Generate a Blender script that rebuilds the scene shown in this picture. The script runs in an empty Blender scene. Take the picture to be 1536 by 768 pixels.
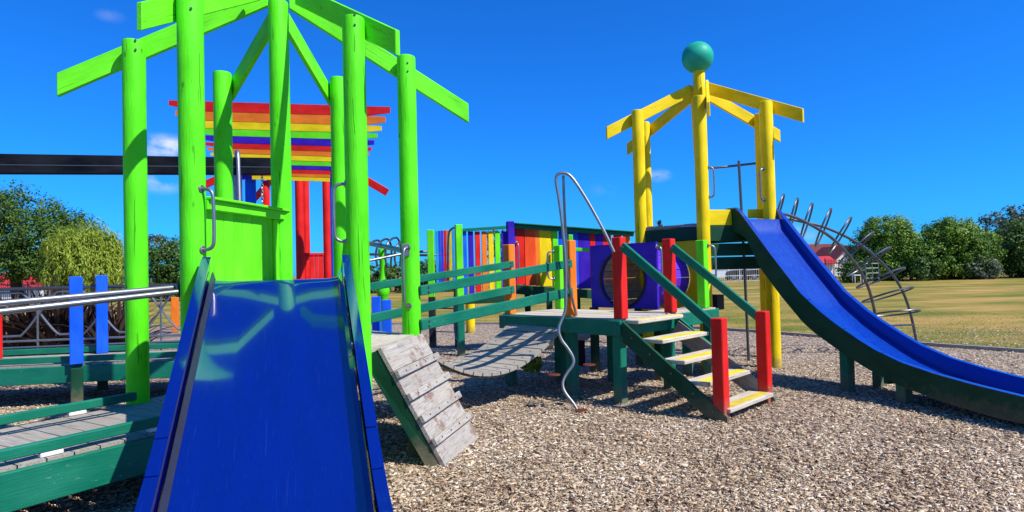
import bpy, math, random
import numpy as np
from mathutils import Vector, Matrix, Quaternion
random.seed(7); rng = np.random.default_rng(7)
R = math.radians
scene = bpy.context.scene
col = scene.collection

# ------------------------------------------------------------------ camera, sky, sun, exposure
FPX, PITCH, ROLL, EYE = 930.0, R(1.3), R(1.45), 1.5
cam_d = bpy.data.cameras.new('camera'); cam = bpy.data.objects.new('camera', cam_d); col.objects.link(cam)
cam_d.sensor_width = 36.0; cam_d.lens = FPX/1536*36.0; cam_d.clip_end = 3000; cam_d.clip_start = 0.05
cam.rotation_mode = 'QUATERNION'
cam.rotation_quaternion = (Quaternion((1, 0, 0), math.pi/2 + PITCH) @ Quaternion((0, 0, 1), -ROLL))
cam.location = (0, 0, EYE)
scene.camera = cam
scene.render.resolution_x, scene.render.resolution_y = 1024, 512

SUN_AZ, SUN_EL = R(120), R(50)      # azimuth clockwise from +Y (behind the camera, to the right)
world = bpy.data.worlds.new('World'); scene.world = world; world.use_nodes = True
wt = world.node_tree; wn, wl = wt.nodes, wt.links; wn.clear()
sky = wn.new('ShaderNodeTexSky'); sky.sky_type = 'NISHITA'; sky.sun_disc = False
sky.sun_elevation = SUN_EL; sky.sun_rotation = SUN_AZ
sky.air_density = 1.0; sky.dust_density = 0.3; sky.ozone_density = 3.0; sky.altitude = 0
hs = wn.new('ShaderNodeMix'); hs.data_type = 'RGBA'; hs.blend_type = 'MULTIPLY'; hs.inputs[0].default_value = 1.0; hs.inputs[7].default_value = (.12, 1.0, 2.45, 1)   # polarised, saturated blue
bg = wn.new('ShaderNodeBackground'); bg.inputs['Strength'].default_value = 0.06
out = wn.new('ShaderNodeOutputWorld')
wl.new(sky.outputs[0], hs.inputs[6])
# a few thin fair-weather cloud scraps low in the sky
geo = wn.new('ShaderNodeTexCoord')
wnoise = wn.new('ShaderNodeTexNoise'); wnoise.inputs['Scale'].default_value = 22; wnoise.inputs['Detail'].default_value = 6
wmap = wn.new('ShaderNodeMapping'); wmap.inputs['Scale'].default_value = (1, 1, 1.7)
wl.new(geo.outputs['Generated'], wmap.inputs[0]); wl.new(wmap.outputs[0], wnoise.inputs['Vector'])
def pix_ray(u, v):
    a, b = u-768, v-384
    c, s = math.cos(ROLL), math.sin(ROLL)
    x, y = c*a - s*b, s*a + c*b
    d = (x/FPX, 1.0, -y/FPX); cp, sp = math.cos(PITCH), math.sin(PITCH)
    return Vector((d[0], d[1]*cp - d[2]*sp, d[1]*sp + d[2]*cp))
cloud_sum = None
for (u, v, rad, amt) in ((248, 221, .046, 1.25), (240, 272, .045, .6), (988, 264, .026, .60), (165, 24, .022, .13), (905, 285, .03, .12), (1195, 352, .05, .25)):
    d = pix_ray(u, v).normalized()
    sub = wn.new('ShaderNodeVectorMath'); sub.operation = 'SUBTRACT'; sub.inputs[1].default_value = d
    wl.new(geo.outputs['Generated'], sub.inputs[0])
    mul = wn.new('ShaderNodeVectorMath'); mul.operation = 'MULTIPLY'; mul.inputs[1].default_value = (1, 1, 2.0)
    wl.new(sub.outputs[0], mul.inputs[0])
    ln = wn.new('ShaderNodeVectorMath'); ln.operation = 'LENGTH'; wl.new(mul.outputs[0], ln.inputs[0])
    mr = wn.new('ShaderNodeMapRange'); mr.interpolation_type = 'SMOOTHSTEP'
    mr.inputs[1].default_value = 0; mr.inputs[2].default_value = rad; mr.inputs[3].default_value = amt; mr.inputs[4].default_value = 0
    wl.new(ln.outputs['Value'], mr.inputs[0])
    if cloud_sum is None: cloud_sum = mr.outputs[0]
    else:
        ad = wn.new('ShaderNodeMath'); ad.operation = 'ADD'; wl.new(cloud_sum, ad.inputs[0]); wl.new(mr.outputs[0], ad.inputs[1]); cloud_sum = ad.outputs[0]
nr = wn.new('ShaderNodeMapRange'); nr.inputs[1].default_value = .40; nr.inputs[2].default_value = .66
wl.new(wnoise.outputs[0], nr.inputs[0])
mm = wn.new('ShaderNodeMath'); mm.operation = 'MULTIPLY'; wl.new(nr.outputs[0], mm.inputs[0]); wl.new(cloud_sum, mm.inputs[1])
mix = wn.new('ShaderNodeMix'); mix.data_type = 'RGBA'; mix.inputs[7].default_value = (12.0, 12.3, 13.0, 1)
wl.new(mm.outputs[0], mix.inputs[0]); wl.new(hs.outputs[2], mix.inputs[6]); wl.new(mix.outputs[2], bg.inputs[0]); wl.new(bg.outputs[0], out.inputs[0])

sun_d = bpy.data.lights.new('sun', 'SUN'); sun_d.energy = 5.0; sun_d.angle = R(0.53); sun_d.color = (1.0, .955, .88)
sun = bpy.data.objects.new('sun', sun_d); col.objects.link(sun)
SUNV = Vector((math.sin(SUN_AZ)*math.cos(SUN_EL), math.cos(SUN_AZ)*math.cos(SUN_EL), math.sin(SUN_EL)))
sun.rotation_euler = (-SUNV).to_track_quat('-Z', 'Y').to_euler(); sun.location = SUNV*60
vs = scene.view_settings; vs.view_transform = 'Standard'; vs.look = 'None'; vs.gamma = 1.0; vs.exposure = 0.45; vs.use_curve_mapping = False

# ------------------------------------------------------------------ materials
MATS = {}
def newmat(name):
    m = bpy.data.materials.new(name); m.use_nodes = True
    nt = m.node_tree; b = nt.nodes['Principled BSDF']
    MATS[name] = m
    return m, nt, b
def node(nt, t, **kw):
    n = nt.nodes.new(t)
    for k, v in kw.items(): setattr(n, k, v)
    return n
def ramp(nt, stops):
    r = nt.nodes.new('ShaderNodeValToRGB'); el = r.color_ramp.elements
    while len(el) < len(stops): el.new(.5)
    for e, (p, c) in zip(el, stops): e.position = p; e.color = (*c, 1) if len(c) == 3 else c
    return r
def gco(nt, scale):
    a = node(nt, 'ShaderNodeAttribute', attribute_name='gco')
    mp = node(nt, 'ShaderNodeMapping'); mp.inputs['Scale'].default_value = scale
    nt.links.new(a.outputs['Vector'], mp.inputs['Vector']); return mp.outputs[0]
def noise(nt, vec, scale, detail=4, rough=.55, dim=None):
    n = node(nt, 'ShaderNodeTexNoise'); n.inputs['Scale'].default_value = scale; n.inputs['Detail'].default_value = detail; n.inputs['Roughness'].default_value = rough
    nt.links.new(vec, n.inputs['Vector']); return n.outputs['Fac']
def maprange(nt, v, a, b, c, d):
    m = node(nt, 'ShaderNodeMapRange'); m.inputs[1].default_value = a; m.inputs[2].default_value = b; m.inputs[3].default_value = c; m.inputs[4].default_value = d
    nt.links.new(v, m.inputs[0]); return m.outputs[0]
def mixc(nt, fac, c1, c2, mode='MIX'):
    m = node(nt, 'ShaderNodeMix', data_type='RGBA', blend_type=mode)
    for s, c in ((m.inputs[0], fac), (m.inputs[6], c1), (m.inputs[7], c2)):
        if isinstance(c, (int, float)): s.default_value = c
        elif isinstance(c, tuple): s.default_value = (*c, 1)
        else: nt.links.new(c, s)
    return m.outputs[2]
def mul(nt, a, b):
    m = node(nt, 'ShaderNodeMath', operation='MULTIPLY')
    for s, c in ((m.inputs[0], a), (m.inputs[1], b)):
        if isinstance(c, (int, float)): s.default_value = c
        else: nt.links.new(c, s)
    return m.outputs[0]
def bump(nt, b, h, strength, dist=.01):
    n = node(nt, 'ShaderNodeBump'); n.inputs['Strength'].default_value = strength; n.inputs['Distance'].default_value = dist
    nt.links.new(h, n.inputs['Height']); nt.links.new(n.outputs[0], b.inputs['Normal'])

def paint(name, c, rough=.45, wear=.12, crack=0.0, grain=.5, wearcol=(.42, .39, .33), knot=0.0):
    """oil paint brushed over timber: grain relief, faded blotches, chips and drying cracks"""
    m, nt, b = newmat(name)
    g = gco(nt, (2.2, 28, 28)); n1 = noise(nt, g, 3.0, 5)
    blot = noise(nt, gco(nt, (1.2, 2.5, 2.5)), 2.0, 3)
    dark = tuple(x*.74 for x in c); pale = tuple(min(1, x*1.06+.012) for x in c)
    colr = mixc(nt, maprange(nt, blot, .3, .72, 0, 1), dark, pale)
    colr = mixc(nt, maprange(nt, n1, .25, .8, 0, .22), colr, tuple(x*.72 for x in c))
    if wear > 0:
        w = noise(nt, gco(nt, (5, 16, 16)), 3.5, 7, .7)
        wm = maprange(nt, w, .70-wear*.25, .76-wear*.2, 0, .75)
        colr = mixc(nt, wm, colr, wearcol)
    h = n1
    if knot > 0:
        vk = node(nt, 'ShaderNodeTexVoronoi'); vk.inputs['Scale'].default_value = 2.3; nt.links.new(gco(nt, (1, 2.2, 2.2)), vk.inputs['Vector'])
        colr = mixc(nt, maprange(nt, vk.outputs['Distance'], .035, .075, knot, 0), colr, tuple(x*.30 for x in c))
    if crack > 0:
        ck = noise(nt, gco(nt, (.9, 17, 17)), 2.6, 2, .4)
        cm = maprange(nt, ck, .315, .29, 0, 1)
        colr = mixc(nt, mul(nt, cm, crack), colr, tuple(x*.18 for x in c))
        mh = node(nt, 'ShaderNodeMath', operation='SUBTRACT'); nt.links.new(n1, mh.inputs[0]); nt.links.new(cm, mh.inputs[1]); h = mh.outputs[0]
    # splashed dirt just above the ground
    ge = node(nt, 'ShaderNodeNewGeometry'); sx = node(nt, 'ShaderNodeSeparateXYZ'); nt.links.new(ge.outputs['Position'], sx.inputs[0])
    dn = noise(nt, ge.outputs['Position'], 14, 5, .65); ml = node(nt, 'ShaderNodeMath', operation='MULTIPLY_ADD'); nt.links.new(dn, ml.inputs[0]); ml.inputs[1].default_value = -.34; nt.links.new(sx.outputs[2], ml.inputs[2])
    colr = mixc(nt, maprange(nt, ml.outputs[0], -.17, .06, .7, 0), colr, (.20, .145, .09))
    nt.links.new(colr, b.inputs['Base Color'])
    rr = maprange(nt, blot, .2, .8, rough-.02, rough+.18); nt.links.new(rr, b.inputs['Roughness'])
    b.inputs['Specular IOR Level'].default_value = .16
    bump(nt, b, h, grain, .006)
    return m
paint('lime', (.10, .78, .006), .45, .03, .55, .55, (.05, .40, .01), .8)
paint('lime_board', (.14, .80, .010), .42, .02, .25, .45, (.05, .40, .01), .5)
paint('yellow', (.92, .66, .0), .45, .04, .6, .45, (.62, .42, .02), .7)
paint('yellow_board', (.90, .66, .002), .45, .03, .2, .4, (.5, .36, .02), .4)
paint('red', (.72, .012, .008), .42, .05, .2, .35, (.40, .05, .03))
paint('orange', (.86, .20, .012), .45, .05, .2, .35, (.5, .2, .06))
paint('vermilion', (.85, .075, .010), .45, .05, .2, .35, (.5, .1, .05))
paint('teal', (.002, .165, .098), .42, .22, .0, .5, (.20, .40, .32))
paint('green_dark', (.002, .055, .024), .55, .08, .0, .4, (.10, .22, .16))
paint('blue', (.004, .105, .78), .42, .06, .15, .35, (.06, .2, .6))
paint('indigo', (.040, .008, .42), .42, .05, .1, .35, (.12, .08, .4))
paint('purple', (.115, .030, .62), .42, .05, .0, .3, (.25, .15, .6))
paint('navy', (.003, .005, .010), .60, .05, .0, .25, (.01, .015, .025)); MATS['navy'].node_tree.nodes['Principled BSDF'].inputs['Specular IOR Level'].default_value = .03
paint('ball_green', (.015, .40, .25), .36, .03, .0, .15)
paint('charcoal', (.02, .02, .022), .5, .05, .0, .3)
paint('white_paint', (.80, .79, .76), .5, .05, .0, .2)
paint('skyblue', (.03, .33, .72), .42, .05)
paint('nosing', (.80, .60, .03), .6, .38, .0, .6, (.46, .42, .33))

def weathered(name, tint=(1, 1, 1), stain=0.0):
    m, nt, b = newmat(name)
    n1 = noise(nt, gco(nt, (1.4, 26, 26)), 3.2, 6, .6)
    n2 = noise(nt, gco(nt, (1.0, 3.5, 3.5)), 2.2, 4)
    oi = node(nt, 'ShaderNodeObjectInfo')
    t = lambda c: tuple(a*b_ for a, b_ in zip(c, tint))
    r = ramp(nt, [(.24, t((.07, .062, .052))), (.42, t((.30, .285, .26))), (.62, t((.43, .415, .385))), (.85, t((.56, .545, .51)))])
    nt.links.new(n1, r.inputs[0])
    c = mixc(nt, maprange(nt, n2, .35, .7, 0, .45), r.outputs[0], t((.37, .32, .245)))
    c = mixc(nt, maprange(nt, oi.outputs['Random'], 0, 1, 0, .34), c, t((.24, .225, .21)))
    if stain:
        n3 = noise(nt, gco(nt, (5, 5, 5)), 1.3, 5, .65)
        c = mixc(nt, maprange(nt, n3, .53, .63, 0, stain), c, (.20, .115, .085))
    nt.links.new(c, b.inputs['Base Color']); b.inputs['Roughness'].default_value = .78; b.inputs['Specular IOR Level'].default_value = .25
    bump(nt, b, n1, .75, .006)
weathered('deck_wood', (.90, .86, .80)); weathered('ramp_wood', (1.0, .97, .92), .85); weathered('pale_wood', (1.45, 1.38, 1.22))

def steel(name, c=(.42, .43, .43), rough=.38):
    m, nt, b = newmat(name)
    tc = node(nt, 'ShaderNodeTexCoord'); n = noise(nt, tc.outputs['Object'], 9, 5)
    nt.links.new(mixc(nt, maprange(nt, n, .3, .7, 0, 1), tuple(x*.6 for x in c), c), b.inputs['Base Color'])
    nt.links.new(maprange(nt, n, .3, .7, rough+.12, rough-.06), b.inputs['Roughness']); b.inputs['Metallic'].default_value = .85
    bump(nt, b, n, .15, .002)
steel('steel', (.34, .35, .355)); steel('steel_dark', (.16, .17, .175), .36); steel('rust', (.22, .07, .04), .7)

def slide_paint(name, c, rough, coat, cior, lo, hi, amt, streak):
    m, nt, b = newmat(name)
    tc = node(nt, 'ShaderNodeTexCoord')
    n = noise(nt, gco(nt, (1.0, 5, 5)), 2.0, 4); n2 = noise(nt, gco(nt, (3, 60, 20)), 4, 6, .7)
    cc = mixc(nt, maprange(nt, n, .3, .7, 0, 1), tuple(x*.8 for x in c), c)
    cc = mixc(nt, maprange(nt, n2, lo, hi, 0, amt), cc, streak)
    sc_ = noise(nt, gco(nt, (1.1, 70, 20)), 2.2, 3, .5)
    cc = mixc(nt, maprange(nt, sc_, .665, .70, 0, .10), cc, (.08, .14, .40))
    nt.links.new(cc, b.inputs['Base Color'])
    nt.links.new(maprange(nt, n2, .3, .8, rough-.03, rough+.10), b.inputs['Roughness'])
    b.inputs['Specular IOR Level'].default_value = .55; b.inputs['Coat Weight'].default_value = coat; b.inputs['Coat Roughness'].default_value = .045; b.inputs['Coat IOR'].default_value = cior
    bump(nt, b, n, .02, .02)
slide_paint('slide_blue', (.0003, .003, .15), .10, 1.0, 2.35, .58, .80, .35, (.03, .07, .36))
slide_paint('slide_blue_light', (.001, .036, .33), .20, .6, 1.6, .52, .76, .5, (.06, .19, .60))

def plain(name, c, rough=.7, var=.25, scale=6.0, bs=.2, spec=.3, metallic=0):
    m, nt, b = newmat(name)
    tc = node(nt, 'ShaderNodeTexCoord'); n = noise(nt, tc.outputs['Object'], scale, 5)
    nt.links.new(mixc(nt, maprange(nt, n, .3, .7, 0, 1), tuple(x*(1-var) for x in c), c), b.inputs['Base Color'])
    b.inputs['Roughness'].default_value = rough; b.inputs['Specular IOR Level'].default_value = spec; b.inputs['Metallic'].default_value = metallic
    if bs: bump(nt, b, n, bs, .02)
plain('iron_fence', (.018, .018, .02), .5); plain('roof_dark', (.17, .035, .03), .75, .35, 3); plain('roof_red', (.50, .03, .035), .6, .2, 3)
plain('wall_white', (.80, .79, .77), .7, .06, 1); plain('bark', (.075, .052, .035), .9, .5, 8, .8); plain('rubber', (.018, .018, .018), .8)
plain('car_silver', (.5, .52, .55), .25, .05, 1, 0, .6, .6); plain('car_white', (.75, .76, .78), .25, .04, 1, 0, .6); plain('car_blue', (.10, .16, .30), .25, .04, 1, 0, .6); plain('glass', (.015, .02, .025), .06, 0, 1, 0, .8)
plain('cloth', (.42, .42, .62), .8, .2, 8, .3); plain('dark_fabric', (.07, .012, .012), .8)
plain('raw_brown', (.46, .33, .21), .8, .4, 9, .5); plain('concrete', (.34, .32, .29), .85, .25, 7, .4)

def leafmat(name, stops, trans=.25):
    m, nt, b = newmat(name)
    a = node(nt, 'ShaderNodeAttribute', attribute_name='tone')
    r = ramp(nt, stops); nt.links.new(a.outputs['Fac'], r.inputs[0])
    nt.links.new(r.outputs[0], b.inputs['Base Color']); b.inputs['Roughness'].default_value = .55; b.inputs['Specular IOR Level'].default_value = .3
    tr = node(nt, 'ShaderNodeBsdfTranslucent'); nt.links.new(r.outputs[0], tr.inputs[0])
    ms = node(nt, 'ShaderNodeMixShader'); ms.inputs[0].default_value = trans
    o = nt.nodes['Material Output']; nt.links.new(b.outputs[0], ms.inputs[1]); nt.links.new(tr.outputs[0], ms.inputs[2]); nt.links.new(ms.outputs[0], o.inputs[0])
leafmat('leaf_dark', [(0, (.012, .038, .006)), (.5, (.042, .105, .012)), (1, (.12, .21, .025))])
leafmat('leaf_mid', [(0, (.024, .070, .008)), (.5, (.11, .23, .016)), (1, (.30, .44, .04))])
leafmat('leaf_willow', [(0, (.11, .18, .015)), (.5, (.27, .36, .03)), (1, (.46, .54, .08))], .35)
leafmat('leaf_grey', [(0, (.03, .05, .03)), (.5, (.07, .10, .06)), (1, (.15, .19, .12))])
leafmat('leaf_pine', [(0, (.006, .018, .010)), (.5, (.014, .036, .018)), (1, (.035, .07, .03))], .1)
leafmat('flax', [(0, (.018, .010, .009)), (.5, (.050, .026, .020)), (.85, (.11, .065, .035)), (1, (.34, .26, .15))], .12)
leafmat('grass_blade', [(0, (.14, .17, .022)), (.5, (.26, .26, .05)), (1, (.48, .36, .14))], .3)
leafmat('chip', [(0, (.022, .013, .008)), (.16, (.095, .056, .034)), (.30, (.29, .165, .085)), (.43, (.37, .275, .175)), (.56, (.48, .33, .18)), (.68, (.54, .435, .31)), (.82, (.66, .515, .33)), (1, (.84, .74, .58))], .0)

def ground_mats():
    m, nt, b = newmat('chip_bed')
    tc = node(nt, 'ShaderNodeTexCoord')
    v = node(nt, 'ShaderNodeTexVoronoi'); v.inputs['Scale'].default_value = 42; v.inputs['Randomness'].default_value = 1
    mp = node(nt, 'ShaderNodeMapping'); mp.inputs['Rotation'].default_value = (0, 0, .6); mp.inputs['Scale'].default_value = (1, .55, 1)
    nz = node(nt, 'ShaderNodeTexNoise'); nz.inputs['Scale'].default_value = 14; nt.links.new(tc.outputs['Object'], nz.inputs['Vector'])
    ad = node(nt, 'ShaderNodeMixRGB'); ad.blend_type = 'ADD'; ad.inputs[0].default_value = .12; nt.links.new(tc.outputs['Object'], ad.inputs[1]); nt.links.new(nz.outputs['Color'], ad.inputs[2])
    nt.links.new(ad.outputs[0], mp.inputs[0]); nt.links.new(mp.outputs[0], v.inputs['Vector'])
    sep = node(nt, 'ShaderNodeSeparateColor'); nt.links.new(v.outputs['Color'], sep.inputs[0])
    r = ramp(nt, [(0, (.05, .034, .024)), (.3, (.20, .135, .09)), (.62, (.42, .305, .195)), (.85, (.56, .455, .33)), (1, (.74, .645, .51))]); nt.links.new(sep.outputs[0], r.inputs[0])
    big = noise(nt, tc.outputs['Object'], .8, 4)
    c = mixc(nt, maprange(nt, big, .35, .7, 0, .35), r.outputs[0], (.36, .305, .25))
    c = mixc(nt, maprange(nt, v.outputs['Distance'], .0, .9, 0, .5), c, (.04, .03, .025))
    nt.links.new(c, b.inputs['Base Color']); b.inputs['Roughness'].default_value = .85; b.inputs['Specular IOR Level'].default_value = .2
    bump(nt, b, sep.outputs[1], .7, .02)
    m, nt, b = newmat('lawn')
    tc = node(nt, 'ShaderNodeTexCoord')
    mp = node(nt, 'ShaderNodeMapping'); mp.inputs['Scale'].default_value = (.42, .8, 1); mp.inputs['Rotation'].default_value = (0, 0, R(-6)); nt.links.new(tc.outputs['Object'], mp.inputs[0])
    band = noise(nt, mp.outputs[0], .55, 5, .62)
    mp2 = node(nt, 'ShaderNodeMapping'); mp2.inputs['Scale'].default_value = (.5, 1, 1); nt.links.new(tc.outputs['Object'], mp2.inputs[0])
    fine = noise(nt, mp2.outputs[0], 5.0, 6, .7)
    r = ramp(nt, [(.31, (.075, .115, .012)), (.43, (.165, .16, .026)), (.54, (.285, .20, .045)), (.70, (.43, .26, .09))]); nt.links.new(band, r.inputs[0])
    c = mixc(nt, maprange(nt, fine, .3, .7, 0, .55), r.outputs[0], mixc(nt, maprange(nt, band, .4, .6, 0, 1), (.11, .135, .018), (.36, .245, .075)))
    nt.links.new(c, b.inputs['Base Color']); b.inputs['Roughness'].default_value = .9; b.inputs['Specular IOR Level'].default_value = .1
    bump(nt, b, fine, .6, .08)
ground_mats()

# ------------------------------------------------------------------ mesh helpers
def V(*a): return Vector(a)
def D(deg): return Vector((math.sin(R(deg)), -math.cos(R(deg)), 0))   # plan direction, 0 = towards the camera side, + to the right
class MB:
    """collects shapes for ONE mesh; every vertex also keeps a grain coordinate (x = along the grain)"""
    def __init__(s): s.v = []; s.f = []; s.g = []; s.smooth = []
    def add(s, vs, fs, gs, smooth=False):
        o = len(s.v); off = random.random()*7
        s.v += [tuple(v) for v in vs]; s.g += [(g[0]+off, g[1]+off*.7, g[2]) for g in gs]
        s.f += [tuple(i+o for i in f) for f in fs]; s.smooth += [smooth]*len(fs)
    def board(s, p, q, w, t, up=(0, 0, 1), ch=.006, shear=None):
        """chamfered board from p to q; w = size along up, t = size across"""
        p, q = Vector(p), Vector(q); x = (q-p); L = x.length; x = x/L
        up = Vector(up); y = up.cross(x).normalized(); z = x.cross(y).normalized()
        c = (p+q)/2; hx, hy, hz = L/2, t/2, w/2; ch = min(ch, hy*.45, hz*.45, hx*.45)
        vs, gs, idx = [], [], {}
        for sx in (-1, 1):
            for sy in (-1, 1):
                for sz in (-1, 1):
                    for k in range(3):
                        a = [sx*hx, sy*hy, sz*hz]
                        for j, sg in enumerate((sx, sy, sz)):
                            if j != k: a[j] -= sg*ch
                        idx[(sx, sy, sz, k)] = len(vs); vs.append(c + x*a[0]+y*a[1]+z*a[2]); gs.append(a)
        fs = []
        def quad(keys, n):
            ids = [idx[k] for k in keys]; a, b_, c_ = (vs[i] for i in ids[:3])
            if (b_-a).cross(c_-b_).dot(n) < 0: ids.reverse()
            fs.append(ids)
        ax = (x, y, z)
        for k in range(3):
            a, b_ = [j for j in range(3) if j != k]
            for sg in (-1, 1):
                ks = []
                for (sa, sb) in ((-1, -1), (1, -1), (1, 1), (-1, 1)):
                    t_ = [0, 0, 0]; t_[k] = sg; t_[a] = sa; t_[b_] = sb; ks.append((*t_, k))
                quad(ks, ax[k]*sg)
            for (sa, sb) in ((-1, -1), (1, -1), (1, 1), (-1, 1)):
                t1 = [0, 0, 0]; t1[a] = sa; t1[b_] = sb
                l = []; 
                for sk, order in ((-1, (a, b_)), (1, (b_, a))):
                    t2 = list(t1); t2[k] = sk
                    for o_ in order: l.append((*t2, o_))
                quad(l, ax[a]*sa+ax[b_]*sb)
        for sx in (-1, 1):
            for sy in (-1, 1):
                for sz in (-1, 1): quad([(sx, sy, sz, 0), (sx, sy, sz, 1), (sx, sy, sz, 2)], x*sx+y*sy+z*sz)
        s.add(vs, fs, gs); return s
    def box(s, c, size, rz=0, ch=.006):
        d = Vector((math.cos(rz), math.sin(rz), 0))*(size[0]/2); c = Vector(c)
        return s.board(c-d, c+d, size[2], size[1], (0, 0, 1), ch)
    def post(s, xy, z0, z1, w, ang=0, t=None, ch=.008):
        """upright square post"""
        return s.board((xy[0], xy[1], z0), (xy[0], xy[1], z1), w, t or w, (math.cos(ang), math.sin(ang), 0), ch)
    def pole(s, p, q, r, n=24, wob=.03, dome=.02, seg=6, r2=None):
        """round timber pole with slightly uneven girth and eased top edge"""
        p, q = Vector(p), Vector(q); x = (q-p); L = x.length; x /= L
        a = Vector((1, 0, 0)) if abs(x.x) < .9 else Vector((0, 1, 0)); y = x.cross(a).normalized(); z = x.cross(y)
        r2 = r2 or r; ph = [random.random()*6.28 for _ in range(4)]
        st = [(i/seg, 1.0) for i in range(seg)] + [((L-dome)/L, 1.0), ((L-dome*.3)/L, .955), (1.0, .86)]
        vs, gs, fs = [], [], []
        for (t, k) in st:
            for i in range(n):
                th = 2*math.pi*i/n; rr = (r+(r2-r)*t)*k*(1+wob*(math.sin(2*th+ph[0]+t*2)*.5+math.sin(3*th+ph[1]-t*3)*.35+math.sin(t*9+ph[2])*.25))
                vs.append(p+x*(L*t)+y*(math.cos(th)*rr)+z*(math.sin(th)*rr)); gs.append((L*t, math.cos(th)*r, math.sin(th)*r))
        m = len(st)
        for j in range(m-1):
            for i in range(n): fs.append((j*n+i, j*n+(i+1) % n, (j+1)*n+(i+1) % n, (j+1)*n+i))
        fs.append(tuple((m-1)*n+i for i in range(n))); fs.append(tuple(reversed(range(n))))
        s.add(vs, fs, gs, True); return s
    def tube(s, pts, r, n=10, closed=False, smooth_it=0):
        pts = [Vector(p) for p in pts]
        for _ in range(smooth_it):
            new = []; m = len(pts)
            rngk = range(m) if closed else range(m-1)
            if not closed: new.append(pts[0])
            for i in rngk:
                a, b_ = pts[i], pts[(i+1) % m]; new += [a*.75+b_*.25, a*.25+b_*.75]
            if not closed: new.append(pts[-1])
            pts = new
        m = len(pts); vs, gs, fs = [], [], []; nrm = None; acc = 0
        for i, p in enumerate(pts):
            if closed: t = (pts[(i+1) % m]-pts[i-1]).normalized()
            else: t = (pts[min(i+1, m-1)]-pts[max(i-1, 0)]).normalized()
            if nrm is None:
                a = Vector((0, 0, 1)) if abs(t.z) < .9 else Vector((1, 0, 0)); nrm = t.cross(a).normalized()
            nrm = (nrm-t*nrm.dot(t)).normalized(); bn = t.cross(nrm)
            if i: acc += (p-pts[i-1]).length
            for k in range(n):
                th = 2*math.pi*k/n; o = nrm*(math.cos(th)*r)+bn*(math.sin(th)*r); vs.append(p+o); gs.append((acc, math.cos(th)*r, math.sin(th)*r))
        for i in range(m if closed else m-1):
            j = (i+1) % m
            for k in range(n): fs.append((i*n+k, i*n+(k+1) % n, j*n+(k+1) % n, j*n+k))
        if not closed: fs.append(tuple(reversed(range(n)))); fs.append(tuple((m-1)*n+k for k in range(n)))
        s.add(vs, fs, gs, True); return s
    def prism(s, poly, d, gdir=None, smooth=False):
        """closed polygon (3D points) pushed along d"""
        poly = [Vector(p) for p in poly]; d = Vector(d); n = len(poly)
        nm = Vector((0, 0, 0))
        for i in range(n): nm += poly[i].cross(poly[(i+1) % n])
        if nm.dot(d) > 0: poly.reverse()
        gd = Vector(gdir).normalized() if gdir else (poly[1]-poly[0]).normalized()
        dn = d.normalized(); g2 = gd.cross(dn)
        if g2.length < 1e-4: g2 = Vector((0, 0, 1))
        vs = poly+[p+d for p in poly]; gs = [(v.dot(gd), v.dot(g2), v.dot(dn)) for v in vs]
        fs = [tuple(range(n)), tuple(reversed(range(n, 2*n)))]+[((i+1) % n, i, n+i, n+(i+1) % n) for i in range(n)]
        s.add(vs, fs, gs, smooth); return s
    def sheet(s, rows, thick, gdir=0):
        """thick sheet through a grid of points rows[i][j]; thickness along the local normal"""
        m, n = len(rows), len(rows[0]); P = [[Vector(p) for p in r] for r in rows]
        N = [[None]*n for _ in range(m)]
        for i in range(m):
            for j in range(n):
                a = P[min(i+1, m-1)][j]-P[max(i-1, 0)][j]; b_ = P[i][min(j+1, n-1)]-P[i][max(j-1, 0)]
                N[i][j] = a.cross(b_).normalized()
        vs = [P[i][j] for i in range(m) for j in range(n)]+[P[i][j]-N[i][j]*thick for i in range(m) for j in range(n)]
        gs = []; 
        for _ in range(2):
            acc = 0
            for i in range(m):
                if i: acc += (P[i][0]-P[i-1][0]).length
                for j in range(n): gs.append((acc, (P[i][j]-P[i][0]).length, 0))
        o = m*n; fs = []
        for i in range(m-1):
            for j in range(n-1):
                a, b_, c, d = i*n+j, (i+1)*n+j, (i+1)*n+j+1, i*n+j+1
                fs.append((a, b_, c, d)); fs.append((o+d, o+c, o+b_, o+a))
            a, b_ = i*n, (i+1)*n; fs.append((b_, a, o+a, o+b_)); a, b_ = i*n+n-1, (i+1)*n+n-1; fs.append((a, b_, o+b_, o+a))
        for j in range(n-1):
            fs.append((j, j+1, o+j+1, o+j)); a = (m-1)*n+j; fs.append((a+1, a, o+a, o+a+1))
        s.add(vs, fs, gs, True); return s
    def ball(s, c, r, nu=32, nv=20, sq=1.0):
        c = Vector(c); vs, gs, fs = [], [], []
        for j in range(nv+1):
            ph = math.pi*j/nv
            for i in range(nu):
                th = 2*math.pi*i/nu; o = Vector((math.sin(ph)*math.cos(th), math.sin(ph)*math.sin(th), math.cos(ph)*sq))*r
                vs.append(c+o); gs.append(tuple(o))
        for j in range(nv):
            for i in range(nu): fs.append((j*nu+i, (j+1)*nu+i, (j+1)*nu+(i+1) % nu, j*nu+(i+1) % nu))
        s.add(vs, fs, gs, True); return s
    def lathe(s, base, prof, n=20):
        base = Vector(base); vs, gs, fs = [], [], []
        for (r, z) in prof:
            for i in range(n):
                th = 2*math.pi*i/n; vs.append(base+Vector((math.cos(th)*r, math.sin(th)*r, z))); gs.append((z, math.cos(th)*r, math.sin(th)*r))
        for j in range(len(prof)-1):
            for i in range(n): fs.append((j*n+i, j*n+(i+1) % n, (j+1)*n+(i+1) % n, (j+1)*n+i))
        fs.append(tuple(reversed(range(n)))); fs.append(tuple((len(prof)-1)*n+i for i in range(n)))
        s.add(vs, fs, gs, True); return s
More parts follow.
